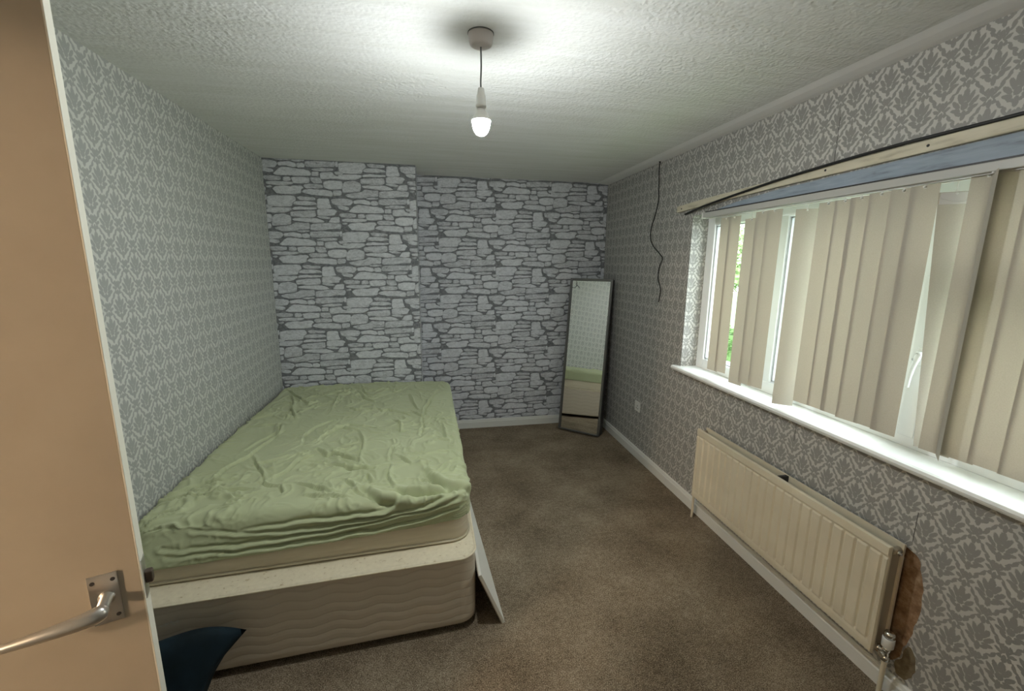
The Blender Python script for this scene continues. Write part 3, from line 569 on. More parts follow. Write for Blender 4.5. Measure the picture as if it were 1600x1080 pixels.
# ------------------------------------------------------------------ lamp
lx, ly = .197, 1.621
lamp = thing('pendant_light', 'bare lit bulb hanging on a thin cord from the ceiling', 'ceiling light', (lx, ly, H))
bm = NB(); add_lathe(bm, [(.042, 0), (.043, -.006), (.0405, -.026), (.037, -.036), (.030, -.040), (.006, -.042)], 40, (lx, ly, H)); part_label(obj('ceiling_rose', bm, m_plast2, lamp), 'round ceiling rose')
bm = NB(); add_lathe(bm, [(.0445, 0), (.0445, -.003)], 40, (lx, ly, H-.0005)); obj('rose_rim', bm, m_cord, lamp)
bm = NB(); add_tube(bm, smooth_path([(lx, ly, H-.04), (lx+.001, ly, H-.10), (lx-.001, ly, H-.15), (lx, ly, 2.228)], 6), .0029, 10); obj('cord', bm, m_cord, lamp)
bm = NB(); add_lathe(bm, [(.006, .066), (.0105, .064), (.0135, .045), (.0145, .044), (.0145, .041), (.0155, .040), (.0165, .012), (.018, .011), (.018, .004), (.0165, 0), (.012, -.001)], 32, (lx, ly, 2.166)); hold = obj('lamp_holder', bm, m_plastic, lamp)
m_bulb = bpy.data.materials.new('lit_bulb'); m_bulb.use_nodes = True; t = m_bulb.node_tree; t.nodes.clear(); s = N(m_bulb)
em = s.n('ShaderNodeEmission', None, Color=(.955, .995, 1., 1), Strength=BULB); s.n('ShaderNodeOutputMaterial', None, i0=em.outputs[0])
bm = NB(); add_lathe(bm, [(.013, .004), (.0145, -.004), (.0235, -.015), (.0318, -.0350), (.0321, -.0378)], 32, (lx, ly, 2.164), cap=False); obj('bulb_collar', bm, m_plastic, lamp)
bm = NB(); add_lathe(bm, [(.0322, -.0375), (.0322, -.043), (.0302, -.052), (.0280, -.062), (.0238, -.072), (.0165, -.081), (.0085, -.0855), (.001, -.087)], 32, (lx, ly, 2.164)); part_label(obj('bulb', bm, m_bulb, lamp), 'glowing white bulb')

# ------------------------------------------------------------------ mirror leaning into the corner
BLm, BRm = Vector((1.243, 3.951, 0)), Vector((1.558, 3.668, 0)); TLm, TRm = Vector((1.398, 4.062, 1.487)), Vector((1.700, 3.800, 1.487))
ex = (BRm-BLm).normalized(); ez = ((TLm+TRm)/2-(BLm+BRm)/2).normalized(); ez = (ez-ex*ez.dot(ex)).normalized(); ey = ez.cross(ex)   # ey away from the room
if ey.y < 0: ey = -ey
mw = .424; mh = 1.50; mo = (BLm+BRm)/2
MM = Matrix(((ex.x, ey.x, ez.x, mo.x), (ex.y, ey.y, ez.y, mo.y), (ex.z, ey.z, ez.z, mo.z+.012), (0, 0, 0, 1)))
mir = thing('floor_mirror', 'tall dark framed mirror leaning in the far right corner', 'mirror', mo)
def mobj(name, bm, mat):
    bmesh.ops.transform(bm, matrix=MM, verts=bm.verts[:]); return obj(name, bm, mat, mir)
hw = mw/2; fwid = .020; fd = .030
bm = NB(); add_box(bm, (-hw, 0, 0), (-hw+fwid, fd, mh), bev=.002); add_box(bm, (hw-fwid, 0, 0), (hw, fd, mh), bev=.002)
add_box(bm, (-hw+fwid, 0, 0), (hw-fwid, fd, .016), bev=.002); add_box(bm, (-hw+fwid, 0, mh-fwid), (hw-fwid, fd, mh), bev=.002); mobj('frame', bm, m_mside)
bm = NB(); 
for a, b in (((-hw+fwid-.001, -.0, .016), (-hw+fwid+.004, .006, mh-fwid)), ((-hw+fwid, 0, mh-fwid-.004), (hw-fwid, .006, mh-fwid+.001))): add_box(bm, a, b)
mobj('inner_trim', bm, m_mframe)
bm = NB(); add_box(bm, (-hw+fwid, .006, .016), (hw-fwid, .010, mh-fwid)); mobj('glass', bm, m_mirror)
bm = NB(); add_box(bm, (-hw+.004, fd, .004), (hw-.002, fd+.022, mh-.004)); add_box(bm, (-hw+fwid, .010, .016), (hw-fwid, fd, mh-fwid)); mobj('backing', bm, m_dark)
bm = NB()
for pts in (((-.150, 1.47), (-.135, 1.43), (-.165, 1.405)), ((-.135, 1.43), (-.112, 1.405)), ((-.19, 1.41), (-.165, 1.405)), ((-.150, 1.45), (-.148, 1.425), (-.137, 1.43))):
    add_tube(bm, [(a, .0055, b) for a, b in pts], .0022, 6)
part_label(mobj('cracked_spot', bm, m_dark), 'dark crack in the upper left of the glass')
bm = NB()      # wedge shaped stand folded out behind the glass
V = [bm.verts.new(p) for x_ in (-hw+.03, hw-.003) for p in ((x_, fd+.0225, .004), (x_, fd+.085, .010), (x_, fd+.0225, 1.02))]
for f in ((0, 1, 2), (3, 5, 4), (0, 3, 4, 1), (1, 4, 5, 2), (2, 5, 3, 0)): bm.faces.new([V[q] for q in f])
mobj('rear_stand', bm, m_dark)

# ------------------------------------------------------------------ socket
so = thing('wall_socket', 'small white single wall socket low on the right wall beyond the radiator', 'socket', (XR, 3.264, .446))
bm = NB(); add_box(bm, (XR-.009, 3.221, .403), (XR-.0003, 3.307, .489), bev=.003); obj('face_plate', bm, m_plastic, so)
bm = NB(); add_box(bm, (XR-.0125, 3.24, .462), (XR-.0088, 3.256, .478), bev=.001); obj('switch', bm, m_plastic, so)
bm = NB()
for a, b, c_, d in ((3.260, .452, .003, .006), (3.249, .430, .006, .003), (3.275, .430, .006, .003)): add_box(bm, (XR-.0095, a-c_, b-d), (XR-.0088, a+c_, b+d))
obj('pin_hole', bm, m_dark, so)

# ------------------------------------------------------------------ radiator
RY0, RY1, RZ0, RZ1, RF = 1.126, 2.300, .175, .632, XR-.100
rad = thing('radiator', 'long cream ribbed double panel radiator below the window', 'radiator', (XR-.06, (RY0+RY1)/2, RZ0))
def rad_panel(xf, dirx, name, z0=RZ0, z1=RZ1):
    """ribbed pressed-steel panel; xf = visible face, dirx = towards the wall"""
    bm = NB(); ny = 352; zs = [z0, z0+.006, z0+.030, z0+.042, z0+.052, z1-.064, z1-.054, z1-.046, z1-.036, z1-.004, z1]
    depth = .0075; G = []
    for z in zs:
        row = []
        for i in range(ny+1):
            y = RY0+(RY1-RY0)*i/ny; d = 0
            if z0+.045 < z < z1-.050 and RY0+.022 < y < RY1-.022:
                ph = ((y-RY0-.022)/.05136) % 1.0; e = abs(ph-.5)*2
                d = depth*max(0., min(1., (.42-(1-e))/.22+.0)) if False else depth*max(0., min(1., (e-.70)/.22))
            elif z0+.036 < z < z1-.042 and RY0+.015 < y < RY1-.015: d = depth*.25
            if z in (z1-.046,): d = .0042
            if i in (0, ny) or z in (z0, z1): d = .007
            row.append(bm.verts.new((xf+dirx*d, y, z)))
        G.append(row)
    for a, b in zip(G, G[1:]):
        for i in range(ny): bm.faces.new((a[i], a[i+1], b[i+1], b[i]))
    # back and rim
    B = [bm.verts.new((xf+dirx*.014, y, z)) for y, z in ((RY0, z0), (RY1, z0), (RY1, z1), (RY0, z1))]
    bm.faces.new(B)
    bm.faces.new([v for v in G[0]]+[B[1], B[0]]); bm.faces.new([v for v in G[-1]]+[B[2], B[3]])
    bm.faces.new([r[0] for r in G]+[B[3], B[0]]); bm.faces.new([r[-1] for r in G]+[B[2], B[1]])
    return obj(name, bm, m_rad, rad)
rad_panel(RF, 1, 'front_panel')
rad_panel(XR-.022, -1, 'back_panel', RZ0, RZ1+.002)
bm = NB(); n = 90
for i in range(n):     # convector fins between the panels
    y = RY0+.03+(RY1-RY0-.06)*i/(n-1)
    add_box(bm, (RF+.0145, y-.0006, RZ0+.03), (XR-.0365, y+.0006, RZ1-.045))
o = obj('convector_fins', bm, m_radin, rad)
for y in (RY0+.012, RY1-.012):
    bm = NB()
    for z in (RZ0+.022, RZ1-.026): add_lathe(bm, [(.013, -.022), (.013, .022)], 20, (XR-.062, y, z), (1, 0, 0))
    add_box(bm, (RF+.0145, y-.003, RZ0+.02), (XR-.0365, y+.003, RZ1-.03))
    obj('end_joint', bm, m_radin, rad)
bm = NB(); add_lathe(bm, [(.009, 0), (.009, .006), (.0045, .007), (.0045, .012)], 20, (XR-.062, RY0-.002, RZ1-.026), (0, -1, 0)); obj('bleed_valve', bm, m_chrome, rad)
for y in (1.42, 2.02):
    bm = NB(); add_box(bm, (XR-.024, y-.012, RZ0+.06), (XR-.0005, y+.012, RZ1-.05)); obj('wall_bracket', bm, m_dark, rad)
bm = NB(); add_box(bm, (RF+.016, 1.655, RZ1-.030), (XR-.03, 1.673, RZ1+.001)); obj('spacer_clip', bm, m_dark, rad)
# thermostatic valve and pipes
vx, vy = XR-.062, RY0-.026
bm = NB(); add_tube(bm, smooth_path([(vx, vy, .235-.06), (vx, vy, .12), (vx, vy, -.005)], 5), .0085, 16); obj('supply_pipe', bm, m_rad, rad)
bm = NB(); add_tube(bm, smooth_path([(vx, RY1+.026, .19), (vx, RY1+.026, .1), (vx, RY1+.026, -.005)], 5), .008, 16)
obj('supply_pipe', bm, m_rad, rad)
tv = NB(); add_lathe(tv, [(.014, .168), (.014, .185), (.010, .187), (.0115, .19), (.0115, .208), (.014, .21), (.014, .222), (.012, .224)], 24, (vx, vy, 0))
add_lathe(tv, [(.011, 0), (.011, .02), (.0135, .021), (.0135, .032)], 24, (vx, vy, RZ0+.022), (0, 1, 0)); add_lathe(tv, [(.010, 0), (.010, .018)], 20, (vx-.01, vy, RZ0+.022), (-1, 0, 0)); val = obj('valve_body', tv, m_chrome, rad)
bm = NB(); add_lathe(bm, [(.015, .224), (.019, .228), (.0195, .262), (.018, .266)], 32, (vx, vy, 0)); cap_ = obj('thermostat_head', bm, m_plastic, rad)
bm = NB(); add_lathe(bm, [(.0175, .266), (.0175, .284), (.014, .290), (.004, .292)], 32, (vx, vy, 0)); obj('thermostat_cap', bm, m_chrome, rad)
bm = NB(); add_lathe(bm, [(.011, .155), (.011, .19), (.014, .192), (.014, .215), (.010, .23), (.004, .232)], 20, (vx, RY1+.026, 0)); obj('lockshield_valve', bm, m_plastic, rad)
# fat pipe elbow at the floor by the wall
bm = NB(); add_tube(bm, smooth_path([(XR-.034, 1.065, .001), (XR-.034, 1.065, .035), (XR-.034, 1.04, .055), (XR-.034, 1.0, .058), (XR-.034, .85, .058)], 8), .0165, 18)
add_lathe(bm, [(.021, 0), (.021, .02), (.018, .022)], 24, (XR-.034, 1.065, .012)); add_lathe(bm, [(.021, 0), (.021, .022)], 24, (XR-.034, 1.0, .058), (0, -1, 0))
tag(obj('waste_pipe', bm, m_gloss), 'fat white pipe elbow at floor level below the stained wall patch', 'pipe')

# ------------------------------------------------------------------ bed
def fshear(x, y):      # the foot of the bed is set slightly askew
    k = max(0., min(1., (YC-y)/2.0)); return y+.060*(x-.17)*k
def drape(x0, x1, y0, y1, ztop, drops, rc, re, step, disp=None, hem=None, shear=True, sagf=None):
    """top rectangle whose rim turns over a rounded edge and hangs down; drops=(left,right,front,back)"""
    dl, dr, df_, db = drops
    L = re*math.pi/2
    xa, xb = x0+re, x1-re; ya, yb_ = y0+re, y1-re
    nx = int((xb-xa+2*L+dl+dr)/step); ny = int((yb_-ya+2*L+df_+db)/step)
    X = np.linspace(xa-L-dl, xb+L+dr, nx+1); Y = np.linspace(ya-L-df_, yb_+L+db, ny+1)
    GX, GY = np.meshgrid(X, Y)
    # inner rounded rectangle
    q = max(rc-re, .001)
    cx = np.clip(GX, xa+q, xb-q); cy = np.clip(GY, ya+q, yb_-q)
    dx, dy = GX-cx, GY-cy; d = np.hypot(dx, dy); out = d > q
    # corner compression so square grid wraps
    nxv = np.where(out, dx/np.maximum(d, 1e-9), 0); nyv = np.where(out, dy/np.maximum(d, 1e-9), 0)
    cor = (np.abs(nxv) > 1e-6) & (np.abs(nyv) > 1e-6)
    lim = np.where(np.abs(dx) > np.abs(dy), np.abs(dx), np.abs(dy))
    dd = np.where(out, d-q, 0)
    # limit by the same drop as the straight sides
    dmax = np.where(cor, np.maximum(np.abs(dx), np.abs(dy))-0, d)
    dd = np.where(cor & out, np.minimum(dd, np.maximum(lim-q*.0, 0)), dd)
    ang = np.clip(dd/re, 0, math.pi/2); dn = np.maximum(dd-L, 0)
    off = q*out+re*np.sin(ang)
    PX = np.where(out, cx+nxv*off, GX); PY = np.where(out, cy+nyv*off, GY); PZ = ztop-re*(1-np.cos(ang))-dn
    NX = nxv*np.sin(ang); NY = nyv*np.sin(ang); NZ = np.cos(ang)
    return PX, PY, PZ, NX, NY, NZ, dd, GX, GY
def grid_obj(name, PX, PY, PZ, mat, parent, smooth=True, solid=0):
    ny, nx = PX.shape; co = np.stack([PX, PY, PZ], -1).reshape(-1, 3)
    idx = np.arange(ny*nx).reshape(ny, nx)
    F = np.stack([idx[:-1, :-1], idx[:-1, 1:], idx[1:, 1:], idx[1:, :-1]], -1).reshape(-1, 4)
    me = bpy.data.meshes.new(name); me.from_pydata(co.tolist(), [], F.tolist()); me.update()
    me.polygons.foreach_set('use_smooth', [smooth]*len(me.polygons)); me.materials.append(mat)
    o = bpy.data.objects.new(name, me); COL.objects.link(o)
    if parent is not None: o.parent = parent; o.matrix_parent_inverse = Matrix.Translation(-parent.location)
    if solid:
        md = o.modifiers.new('thickness', 'SOLIDIFY'); md.thickness = solid; md.offset = -1
    return o
def shearA(PX, PY):
    k = np.clip((YC-PY)/2.0, 0, 1); return PY+.060*(PX-.17)*k

BX0, BX1 = XL+.012, .178
bed = thing('bed_base', 'cream double divan base on the floor against the left wall', 'bed base', (-.5, 2.7, 0))
# body: rounded rectangular prism
def rr_prism(x0, x1, y0, y1, z0, z1, rc, bev=.0, seg=10, nz=2):
    bm = NB(); pts = []
    for cx, cy, a0 in ((x1-rc, y1-rc, 0), (x0+rc, y1-rc, 90), (x0+rc, y0+rc, 180), (x1-rc, y0+rc, 270)):
        for k in range(seg+1):
            a = math.radians(a0+90*k/seg); pts.append((cx+rc*math.cos(a), cy+rc*math.sin(a)))
    # densify the straight runs
    P = []
    for i, p in enumerate(pts):
        q = pts[(i+1) % len(pts)]; n = max(1, int(math.dist(p, q)/.06))
        for k in range(n): P.append((p[0]+(q[0]-p[0])*k/n, p[1]+(q[1]-p[1])*k/n))
    prof = [(z0, .004), (z0+.006, 0)]+[(z0+.006+(z1-z0-.014)*k/nz, 0) for k in range(1, nz+1)]+[(z1, -.004 if bev == 0 else bev)]
    rings = []
    cxm, cym = (x0+x1)/2, (y0+y1)/2
    for z, ins in prof:
        ins = max(ins, 0); r = []
        for x, y in P:
            v = Vector((x-cxm, y-cym, 0)); sx = 1-ins/((x1-x0)/2); sy = 1-ins/((y1-y0)/2)
            x2, y2 = cxm+v.x*sx, cym+v.y*sy; r.append(bm.verts.new((x2, fshear(x2, y2), z)))
        rings.append(r)
    n = len(P)
    for a, b in zip(rings, rings[1:]):
        for i in range(n):
            f = bm.faces.new((a[i], a[(i+1) % n], b[(i+1) % n], b[i])); f.smooth = True
    bm.faces.new(rings[0][::-1]); bm.faces.new(rings[-1]); return bm
BYF = 1.700
obj('base_body', rr_prism(BX0, BX1, BYF, YC-.012, .035, .362, .075, nz=14), m_divan, bed)
bm = rr_prism(BX0+.002, BX1-.002, BYF+.002, YC-.014, .361, .374, .073, bev=.010, nz=2); part_label(obj('top_cover', bm, m_top, bed), 'cream top cover')
def ring_path(x0, x1, y0, y1, rc, z):
    out = []
    for cx, cy, a0 in ((x1-rc, y1-rc, 0), (x0+rc, y1-rc, 90), (x0+rc, y0+rc, 180), (x1-rc, y0+rc, 270)):
        for k in range(11):
            a = math.radians(a0+9*k); x, y = cx+rc*math.cos(a), cy+rc*math.sin(a); out.append((x, fshear(x, y), z))
    return out+[out[0]]
bm = NB(); add_tube(bm, ring_path(BX0+.001, BX1+.002, BYF-.002, YC-.013, .077, .364), .0045, 8, cap=False); obj('piping', bm, m_top, bed)
for x, y in ((BX0+.10, BYF+.10), (BX1-.10, BYF+.12), (BX0+.10, YC-.15), (BX1-.10, YC-.15)):
    bm = NB(); add_lathe(bm, [(.022, 0), (.024, .006), (.024, .028), (.014, .036)], 20, (x, y, 0)); obj('foot', bm, m_dark, bed)

matt = thing('mattress', 'cream mattress lying on the divan base, its sides showing below the green sheet', 'mattress', (-.5, 2.75, .376))
MX0, MX1, MYF = XL+.014, .166, 1.797
def mattress_mesh():
    bm = rr_prism(MX0+.008, MX1-.010, MYF+.016, YC-.016, .377, .562, .085, bev=.03, nz=6); return bm
bm = mattress_mesh()
for v in bm.verts: v.co.y += .075*max(0, min(1, (-.1-v.co.x)/1.0))*max(0, min(1, (v.co.z-.46)/.13))*max(0, min(1, (2.3-v.co.y)/.5))
obj('mattress_body', bm, m_matt, matt)
bm = NB(); add_tube(bm, ring_path(MX0+.006, MX1-.008, MYF+.013, YC-.016, .087, .384), .006, 8, cap=False); obj('edge_piping', bm, m_matt, matt)

TOP=[[(-0.575,3.649,0.61),(-0.521,3.412,0.61),(-0.473,3.351,0.61)],[(-0.576,3.475,0.61),(-0.49,3.253,0.61),(-0.422,3.178,0.61)],[(-0.386,3.021,0.61),(-0.332,2.942,0.61),(-0.289,2.963,0.61),(-0.193,2.892,0.61),(-0.127,2.815,0.61)],[(-0.165,3.318,0.61),(-0.136,3.084,0.61),(-0.09,2.958,0.61)],[(-0.712,3.408,0.61),(-0.703,3.24,0.61),(-0.682,2.974,0.61)],[(-0.565,3.066,0.61),(-0.519,3.001,0.61),(-0.421,3.013,0.61)],[(-1.055,3.429,0.61),(-0.965,3.161,0.61),(-0.946,2.914,0.61)],[(-0.622,2.378,0.61),(-0.551,2.273,0.61),(-0.514,2.291,0.61),(-0.466,2.258,0.61),(-0.412,2.217,0.61),(-0.381,2.188,0.61)],[(-0.527,2.16,0.61),(-0.456,2.126,0.61),(-0.399,2.094,0.61),(-0.348,2.1,0.61),(-0.289,2.089,0.61)],[(-0.445,2.62,0.61),(-0.399,2.488,0.61),(-0.386,2.32,0.61),(-0.378,2.172,0.61)],[(-0.764,2.056,0.61),(-0.701,2.126,0.61),(-0.659,2.252,0.61),(-0.616,2.292,0.61)],[(-0.879,2.236,0.61),(-0.823,2.257,0.61),(-0.754,2.308,0.61)],[(-0.714,2.466,0.61),(-0.738,2.586,0.61),(-0.706,2.709,0.61),(-0.632,2.812,0.61)],[(-0.654,2.455,0.61),(-0.594,2.624,0.61),(-0.5,2.719,0.61),(-0.344,2.647,0.61)],[(-0.186,2.234,0.61),(-0.147,2.163,0.61),(-0.118,2.119,0.61)],[(-0.065,2.792,0.61),(-0.055,2.621,0.61),(-0.069,2.493,0.61)],[(0.065,2.671,0.61),(0.064,2.512,0.61),(0.073,2.427,0.61)],[(-0.042,2.025,0.61),(-0.023,1.966,0.61),(-0.004,1.936,0.61),(0.033,1.878,0.61),(0.075,1.846,0.61),(0.144,1.846,0.61)],[(-0.168,1.859,0.61),(-0.136,1.824,0.61),(-0.065,1.817,0.61),(0.025,1.825,0.61),(0.1,1.842,0.61)],[(-0.318,1.885,0.61),(-0.282,1.827,0.61),(-0.237,1.786,0.61),(-0.144,1.764,0.61),(-0.064,1.76,0.61)],[(-0.42,1.996,0.61),(-0.376,1.95,0.61),(-0.342,1.889,0.61)],[(-0.806,2.026,0.61),(-0.754,1.992,0.61),(-0.696,1.97,0.61)],[(-0.612,1.979,0.61),(-0.549,1.938,0.61),(-0.456,1.88,0.61)],[(-0.196,2.377,0.61),(-0.22,2.308,0.61),(-0.22,2.175,0.61)],[(0.025,2.416,0.61),(0.079,2.396,0.61)],[(-0.934,2.792,0.61),(-0.902,2.614,0.61)],[(-1.083,2.818,0.61),(-0.966,2.821,0.61)],[(-0.559,1.865,0.61),(-0.499,1.843,0.61),(-0.437,1.843,0.61),(-0.367,1.825,0.61)],[(-0.702,1.971,0.61),(-0.677,1.908,0.61)],[(-0.061,1.94,0.61),(-0.004,1.93,0.61)],[(-0.219,2.114,0.61),(-0.212,1.999,0.61),(-0.182,1.891,0.61)],[(-0.283,1.934,0.61),(-0.312,2.017,0.61),(-0.316,1.952,0.61)],[(-0.256,2.773,0.61),(-0.209,2.717,0.61),(-0.191,2.556,0.61),(-0.136,2.568,0.61)],[(-0.141,2.938,0.61),(-0.065,2.792,0.61),(-0.01,3.158,0.61),(0.044,3.32,0.61)],[(-1.145,3.624,0.61),(-0.878,3.207,0.61)],[(-0.367,1.9,0.61),(-0.326,1.857,0.61),(-0.273,1.803,0.61)],[(-0.942,2.374,0.61),(-0.82,2.097,0.61),(-0.782,2.016,0.61)],[(-1.013,3.257,0.61),(-0.883,2.914,0.61)],[(-1.027,2.059,0.61),(-1.012,2.237,0.61),(-0.943,2.343,0.61),(-0.881,2.69,0.61)],[(-1.15,1.99,0.61),(-1.05,2.063,0.61),(-0.931,2.091,0.61)],[(-0.995,1.941,0.61),(-0.915,1.971,0.61),(-0.81,1.975,0.61)],[(-0.994,2.449,0.61),(-0.914,2.655,0.61),(-0.945,2.831,0.61)],[(-0.677,2.464,0.61),(-0.548,2.676,0.61),(-0.416,2.611,0.61)],[(-1.23,1.902,0.61),(-1.127,1.944,0.61),(-0.978,1.949,0.61)]]
FRONT=[[(0.141,1.79,0.641),(0.047,1.79,0.625),(-0.047,1.79,0.632),(-0.151,1.79,0.636)],[(0.15,1.79,0.621),(0.07,1.79,0.61),(-0.015,1.79,0.591),(-0.077,1.79,0.579),(-0.179,1.79,0.559),(-0.298,1.79,0.538),(-0.377,1.79,0.535),(-0.532,1.79,0.526),(-0.73,1.79,0.537),(-0.964,1.79,0.571)],[(0.104,1.79,0.588),(-0.016,1.79,0.56),(-0.138,1.79,0.548),(-0.299,1.79,0.514),(-0.379,1.79,0.508),(-0.56,1.79,0.499),(-0.734,1.79,0.493),(-0.926,1.79,0.497),(-1.063,1.79,0.511)],[(0.103,1.79,0.525),(-0.017,1.79,0.5),(-0.141,1.79,0.48),(-0.264,1.79,0.466),(-0.381,1.79,0.468),(-0.562,1.79,0.463),(-0.737,1.79,0.464),(-0.904,1.79,0.476),(-1.043,1.79,0.483)],[(-0.105,1.79,0.634),(-0.215,1.79,0.584),(-0.375,1.79,0.568),(-0.554,1.79,0.57),(-0.777,1.79,0.555)]]

PX, PY, PZ, NX, NY, NZ, dd, GX, GY = drape(MX0, MX1, MYF, YC-.010, .618, (.02, .09, .135, .02), .085, .045, .0056)
PY2 = shearA(PX, PY)
P0 = np.stack([PX, PY2, PZ], -1); shp = PX.shape; flat = P0.reshape(-1, 3)
front = (NY.reshape(-1) < -.35); topm = (NZ.reshape(-1) > .55)
dsp = np.zeros(len(flat)); wtop = np.clip(NZ.reshape(-1)/.6, 0, 1); wtop = wtop*wtop*(3-2*wtop)
def dist_line(P, line, axes):
    L = np.array(line)[:, axes]; Q = P[:, axes]; best = np.full(len(Q), 9.); side = np.zeros(len(Q)); tt = np.zeros(len(Q)); m = len(L)-1
    for i in range(m):
        a, b = L[i], L[i+1]; ab = b-a; l2 = (ab@ab)+1e-12; t = np.clip(((Q-a)@ab)/l2, 0, 1); c = a+t[:, None]*ab; v = Q-c; d = np.hypot(v[:, 0], v[:, 1])
        s_ = np.sign(ab[0]*v[:, 1]-ab[1]*v[:, 0]); u = d < best; best[u] = d[u]; side[u] = s_[u]; tt[u] = (i+t[u])/m
    return best, side, tt
rng = random.Random(5)
nz3 = np.array([noise.noise_vector(Vector(p)*7.0) for p in flat.tolist()]); nzf = np.array([noise.noise_vector(Vector(p)*26.0) for p in flat.tolist()])
warp = flat+nz3*.012+nzf*.004
for k, ln in enumerate(TOP):
    big = k in (7, 8, 17, 18, 19)
    wd = .0055 if not big else .0075; dp_ = (.0135 if not big else .019)
    if k in (17, 18, 19): dp_ = .026; wd = .014
    d, sd, t = dist_line(warp, ln, [0, 1]); env = np.sin(np.clip(t, .04, .96)*math.pi)**.5
    sgn = -1 if np.array(ln)[-1][0] > np.array(ln)[0][0] else 1
    g = -dp_*np.exp(-(d/wd)**2)+dp_*.75*np.exp(-((d*sd*sgn+2.0*wd)/(1.6*wd))**2)*(d < .06)
    dsp += wtop*g*env*1.3
for k, ln in enumerate(FRONT):
    d, sd, t = dist_line(warp, ln, [0, 2]); env = np.clip(np.sin(np.clip(t, .02, .98)*math.pi)**.4, 0, 1)
    wd = .0065; g = -.016*np.exp(-(d/wd)**2)+.012*np.exp(-((d*sd-1.8*wd)/(1.5*wd))**2)*(d < .05)
    dsp += np.where(front & (NZ.reshape(-1) < .9), g*env, 0)
# fine crumple and soft unevenness
ridge = np.array([1-abs(noise.noise(Vector((p[0]*9+q[0]*1.6, p[1]*7+q[1]*1.6, p[2]*12))))*2.2 for p, q in zip(flat.tolist(), nz3.tolist())])
ridge2 = np.array([1-abs(noise.noise(Vector((p[0]*21+q[0]*2, p[1]*15+q[1]*2, p[2]*30+4))))*2.2 for p, q in zip(flat.tolist(), nz3.tolist())])
amp = np.array([.5+.8*noise.noise(Vector(p)*2.6+Vector((4, 0, 0))) for p in flat.tolist()])
dsp += np.clip(ridge, 0, 1)**5*.014*np.clip(amp, 0.15, 1)*wtop*1.25+np.clip(ridge2, 0, 1)**4*.0075*np.clip(amp+.1, .15, 1)*(.4+.6*wtop)*1.2
band = np.exp(-((flat[:, 1]-(MYF+.09))/.07)**2)*wtop*np.clip((.1-flat[:, 0])/.3, 0, 1)
dsp += band*np.clip(ridge2, 0, 1)**2*.008
# the top crowns a little towards the middle and sags by the wall at the front
xx, yy = flat[:, 0], flat[:, 1]
crown = .012*np.sin(np.clip((xx-MX0)/(MX1-MX0), 0, 1)*math.pi)-.020*np.exp(-((yy-1.8)/.35)**2)*np.clip((.0-xx)/1.0, 0, 1)
nrm = np.stack([NX, NY, NZ], -1).reshape(-1, 3)
Q = flat+nrm*dsp[:, None]; Q[:, 2] += crown*wtop
# hem height along the foot: higher on the right
hemz = np.interp(flat[:, 0], [-1.2, -1.05, -.5, .0, .16], [.450, .452, .465, .488, .502]); isf = (nrm[:, 1] < -.4)|((nrm[:, 0] > .3)&(yy < 2.2))
hz_side = np.interp(yy, [1.75, 2.1, 3.7], [.502, .48, .47]); target = np.where(nrm[:, 0] > .75, hz_side, hemz)
ztop_, zend = .573, None
zraw = flat[:, 2]; zmin = np.where(nrm[:, 0] > .75, .618-.045-.09, .618-.045-.135)
side_m = zraw < ztop_
tfrac = np.clip((ztop_-zraw)/(ztop_-zmin), 0, 1)
newz = ztop_-(ztop_-target)*tfrac; Q[:, 2] = np.where(side_m & (nrm[:, 2] < .02), newz+(Q[:, 2]-zraw), Q[:, 2])
back = .075*np.clip((-.1-xx)/1.0, 0, 1)*np.clip((Q[:, 2]-.46)/.13, 0, 1)*np.clip((2.3-yy)/.5, 0, 1); Q[:, 1] += back
Q[:, 0] = np.clip(Q[:, 0], XL+.006, 9)
S = Q.reshape(*shp, 3)
sheet = grid_obj('fitted_sheet', S[..., 0], S[..., 1], S[..., 2], m_sheet, None, solid=.0016)
tag(sheet, 'crumpled sage green fitted sheet stretched over the mattress', 'bed sheet')

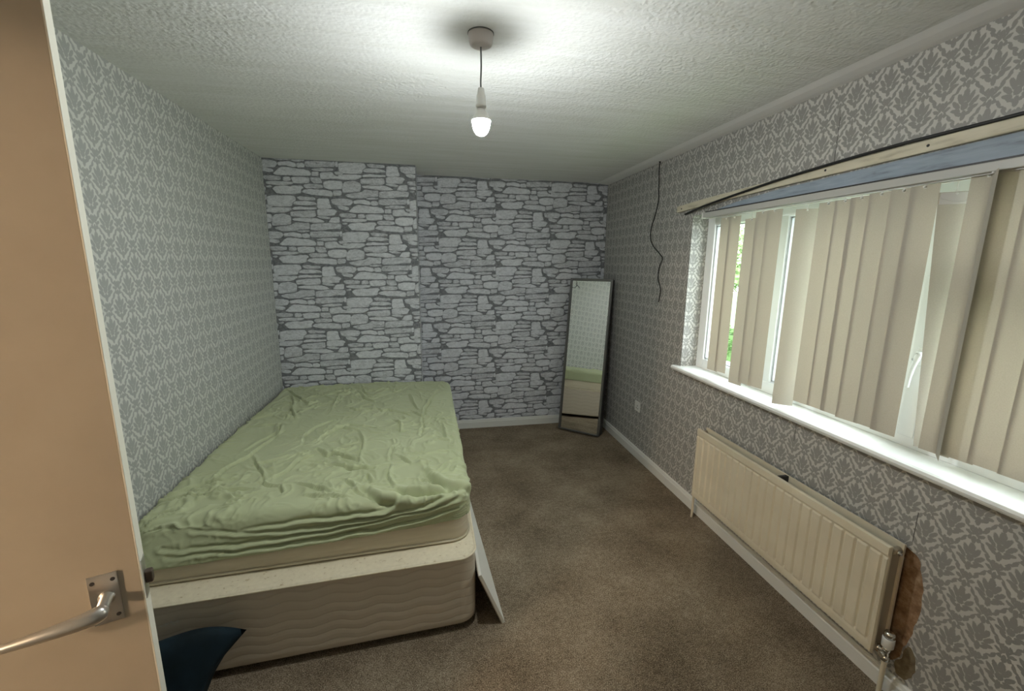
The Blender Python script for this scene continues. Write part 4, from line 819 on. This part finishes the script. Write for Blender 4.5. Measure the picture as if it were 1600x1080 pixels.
# cushion on the floor at the foot of the bed
def cushion(TL, TR, BR, BL, bulge, nrmv, n=26):
    bm = NB(); nv = Vector(nrmv).normalized(); G = []
    for sgn in (1, -1):
        rows = []
        for j in range(n+1):
            v = j/n; row = []
            for i in range(n+1):
                u = i/n; p = (Vector(TL)*(1-u)+Vector(TR)*u)*(1-v)+(Vector(BL)*(1-u)+Vector(BR)*u)*v
                cu, cv = 2*u-1, 2*v-1; e = max(0, (1-cu**4))*max(0, (1-cv**4))
                # pull edges in between the corners
                cen = (Vector(TL)+Vector(TR)+Vector(BR)+Vector(BL))/4; pin = (1-cu*cu)*abs(cv)**6+(1-cv*cv)*abs(cu)**6
                p = p+(cen-p)*(.06*pin+.22*(1-cv*cv)*max(0, cu)**8); p = p+Vector((0, 0, .050*math.sin(math.pi*min(1, u**1.9))*(1-v)**3)); p += nv*sgn*(bulge*e**.55+.0035*noise.noise(p*22)*(e > 0)*2); row.append(p)
            rows.append(row)
        G.append(rows)
    V = [[[bm.verts.new(p) for p in r] for r in G[0]], None]
    back = []
    for j in range(n+1):
        r = []
        for i in range(n+1):
            r.append(V[0][j][i] if i in (0, n) or j in (0, n) else bm.verts.new(G[1][j][i]))
        back.append(r)
    for A in (V[0], back):
        for j in range(n):
            for i in range(n):
                f = bm.faces.new((A[j][i], A[j][i+1], A[j+1][i+1], A[j+1][i])); f.smooth = True
    return bm
bm = cushion((-1.150, 1.475, .325), (-.715, 1.580, .258), (-.840, 1.445, .012), (-1.165, 1.375, .014), .052, (.12, -.80, .55))
cz = obj('cushion', bm, m_navy); tag(cz, 'dark teal cushion propped against the foot of the bed behind the door', 'cushion')

# loose board leaning on the side of the divan
lb = thing('loose_board', 'narrow white board leaning against the right side of the bed base', 'board', (.25, 2.1, 0))
A_, C_, B_, D_ = Vector((.300, 1.700, .002)), Vector((.226, 2.56, .002)), Vector((.192, 1.705, .262)), Vector((.186, 2.56, .275))
nn_ = (C_-A_).cross(B_-A_).normalized()
if nn_.x < 0: nn_ = -nn_
bm = NB(); V = [bm.verts.new(p) for p in (A_+nn_*.008, C_+nn_*.008, D_+nn_*.008, B_+nn_*.008, A_-nn_*.004, C_-nn_*.004, D_-nn_*.004, B_-nn_*.004)]
for f in ((0, 1, 2, 3), (0, 4, 5, 1), (1, 5, 6, 2), (2, 6, 7, 3), (3, 7, 4, 0), (4, 7, 6, 5)): bm.faces.new([V[i] for i in f])
obj('panel', bm, m_board, lb)
bm = NB(); V = [bm.verts.new(p) for p in (A_-nn_*.0042, C_-nn_*.0042, D_-nn_*.0042, B_-nn_*.0042, A_-nn_*.009+Vector((0, 0, .002)), C_-nn_*.009+Vector((0, 0, .002)), D_-nn_*.008, B_-nn_*.008)]
for f in ((0, 1, 2, 3), (0, 4, 5, 1), (1, 5, 6, 2), (2, 6, 7, 3), (3, 7, 4, 0), (4, 7, 6, 5)): bm.faces.new([V[i] for i in f])
obj('backing_layer', bm, m_bcore, lb)
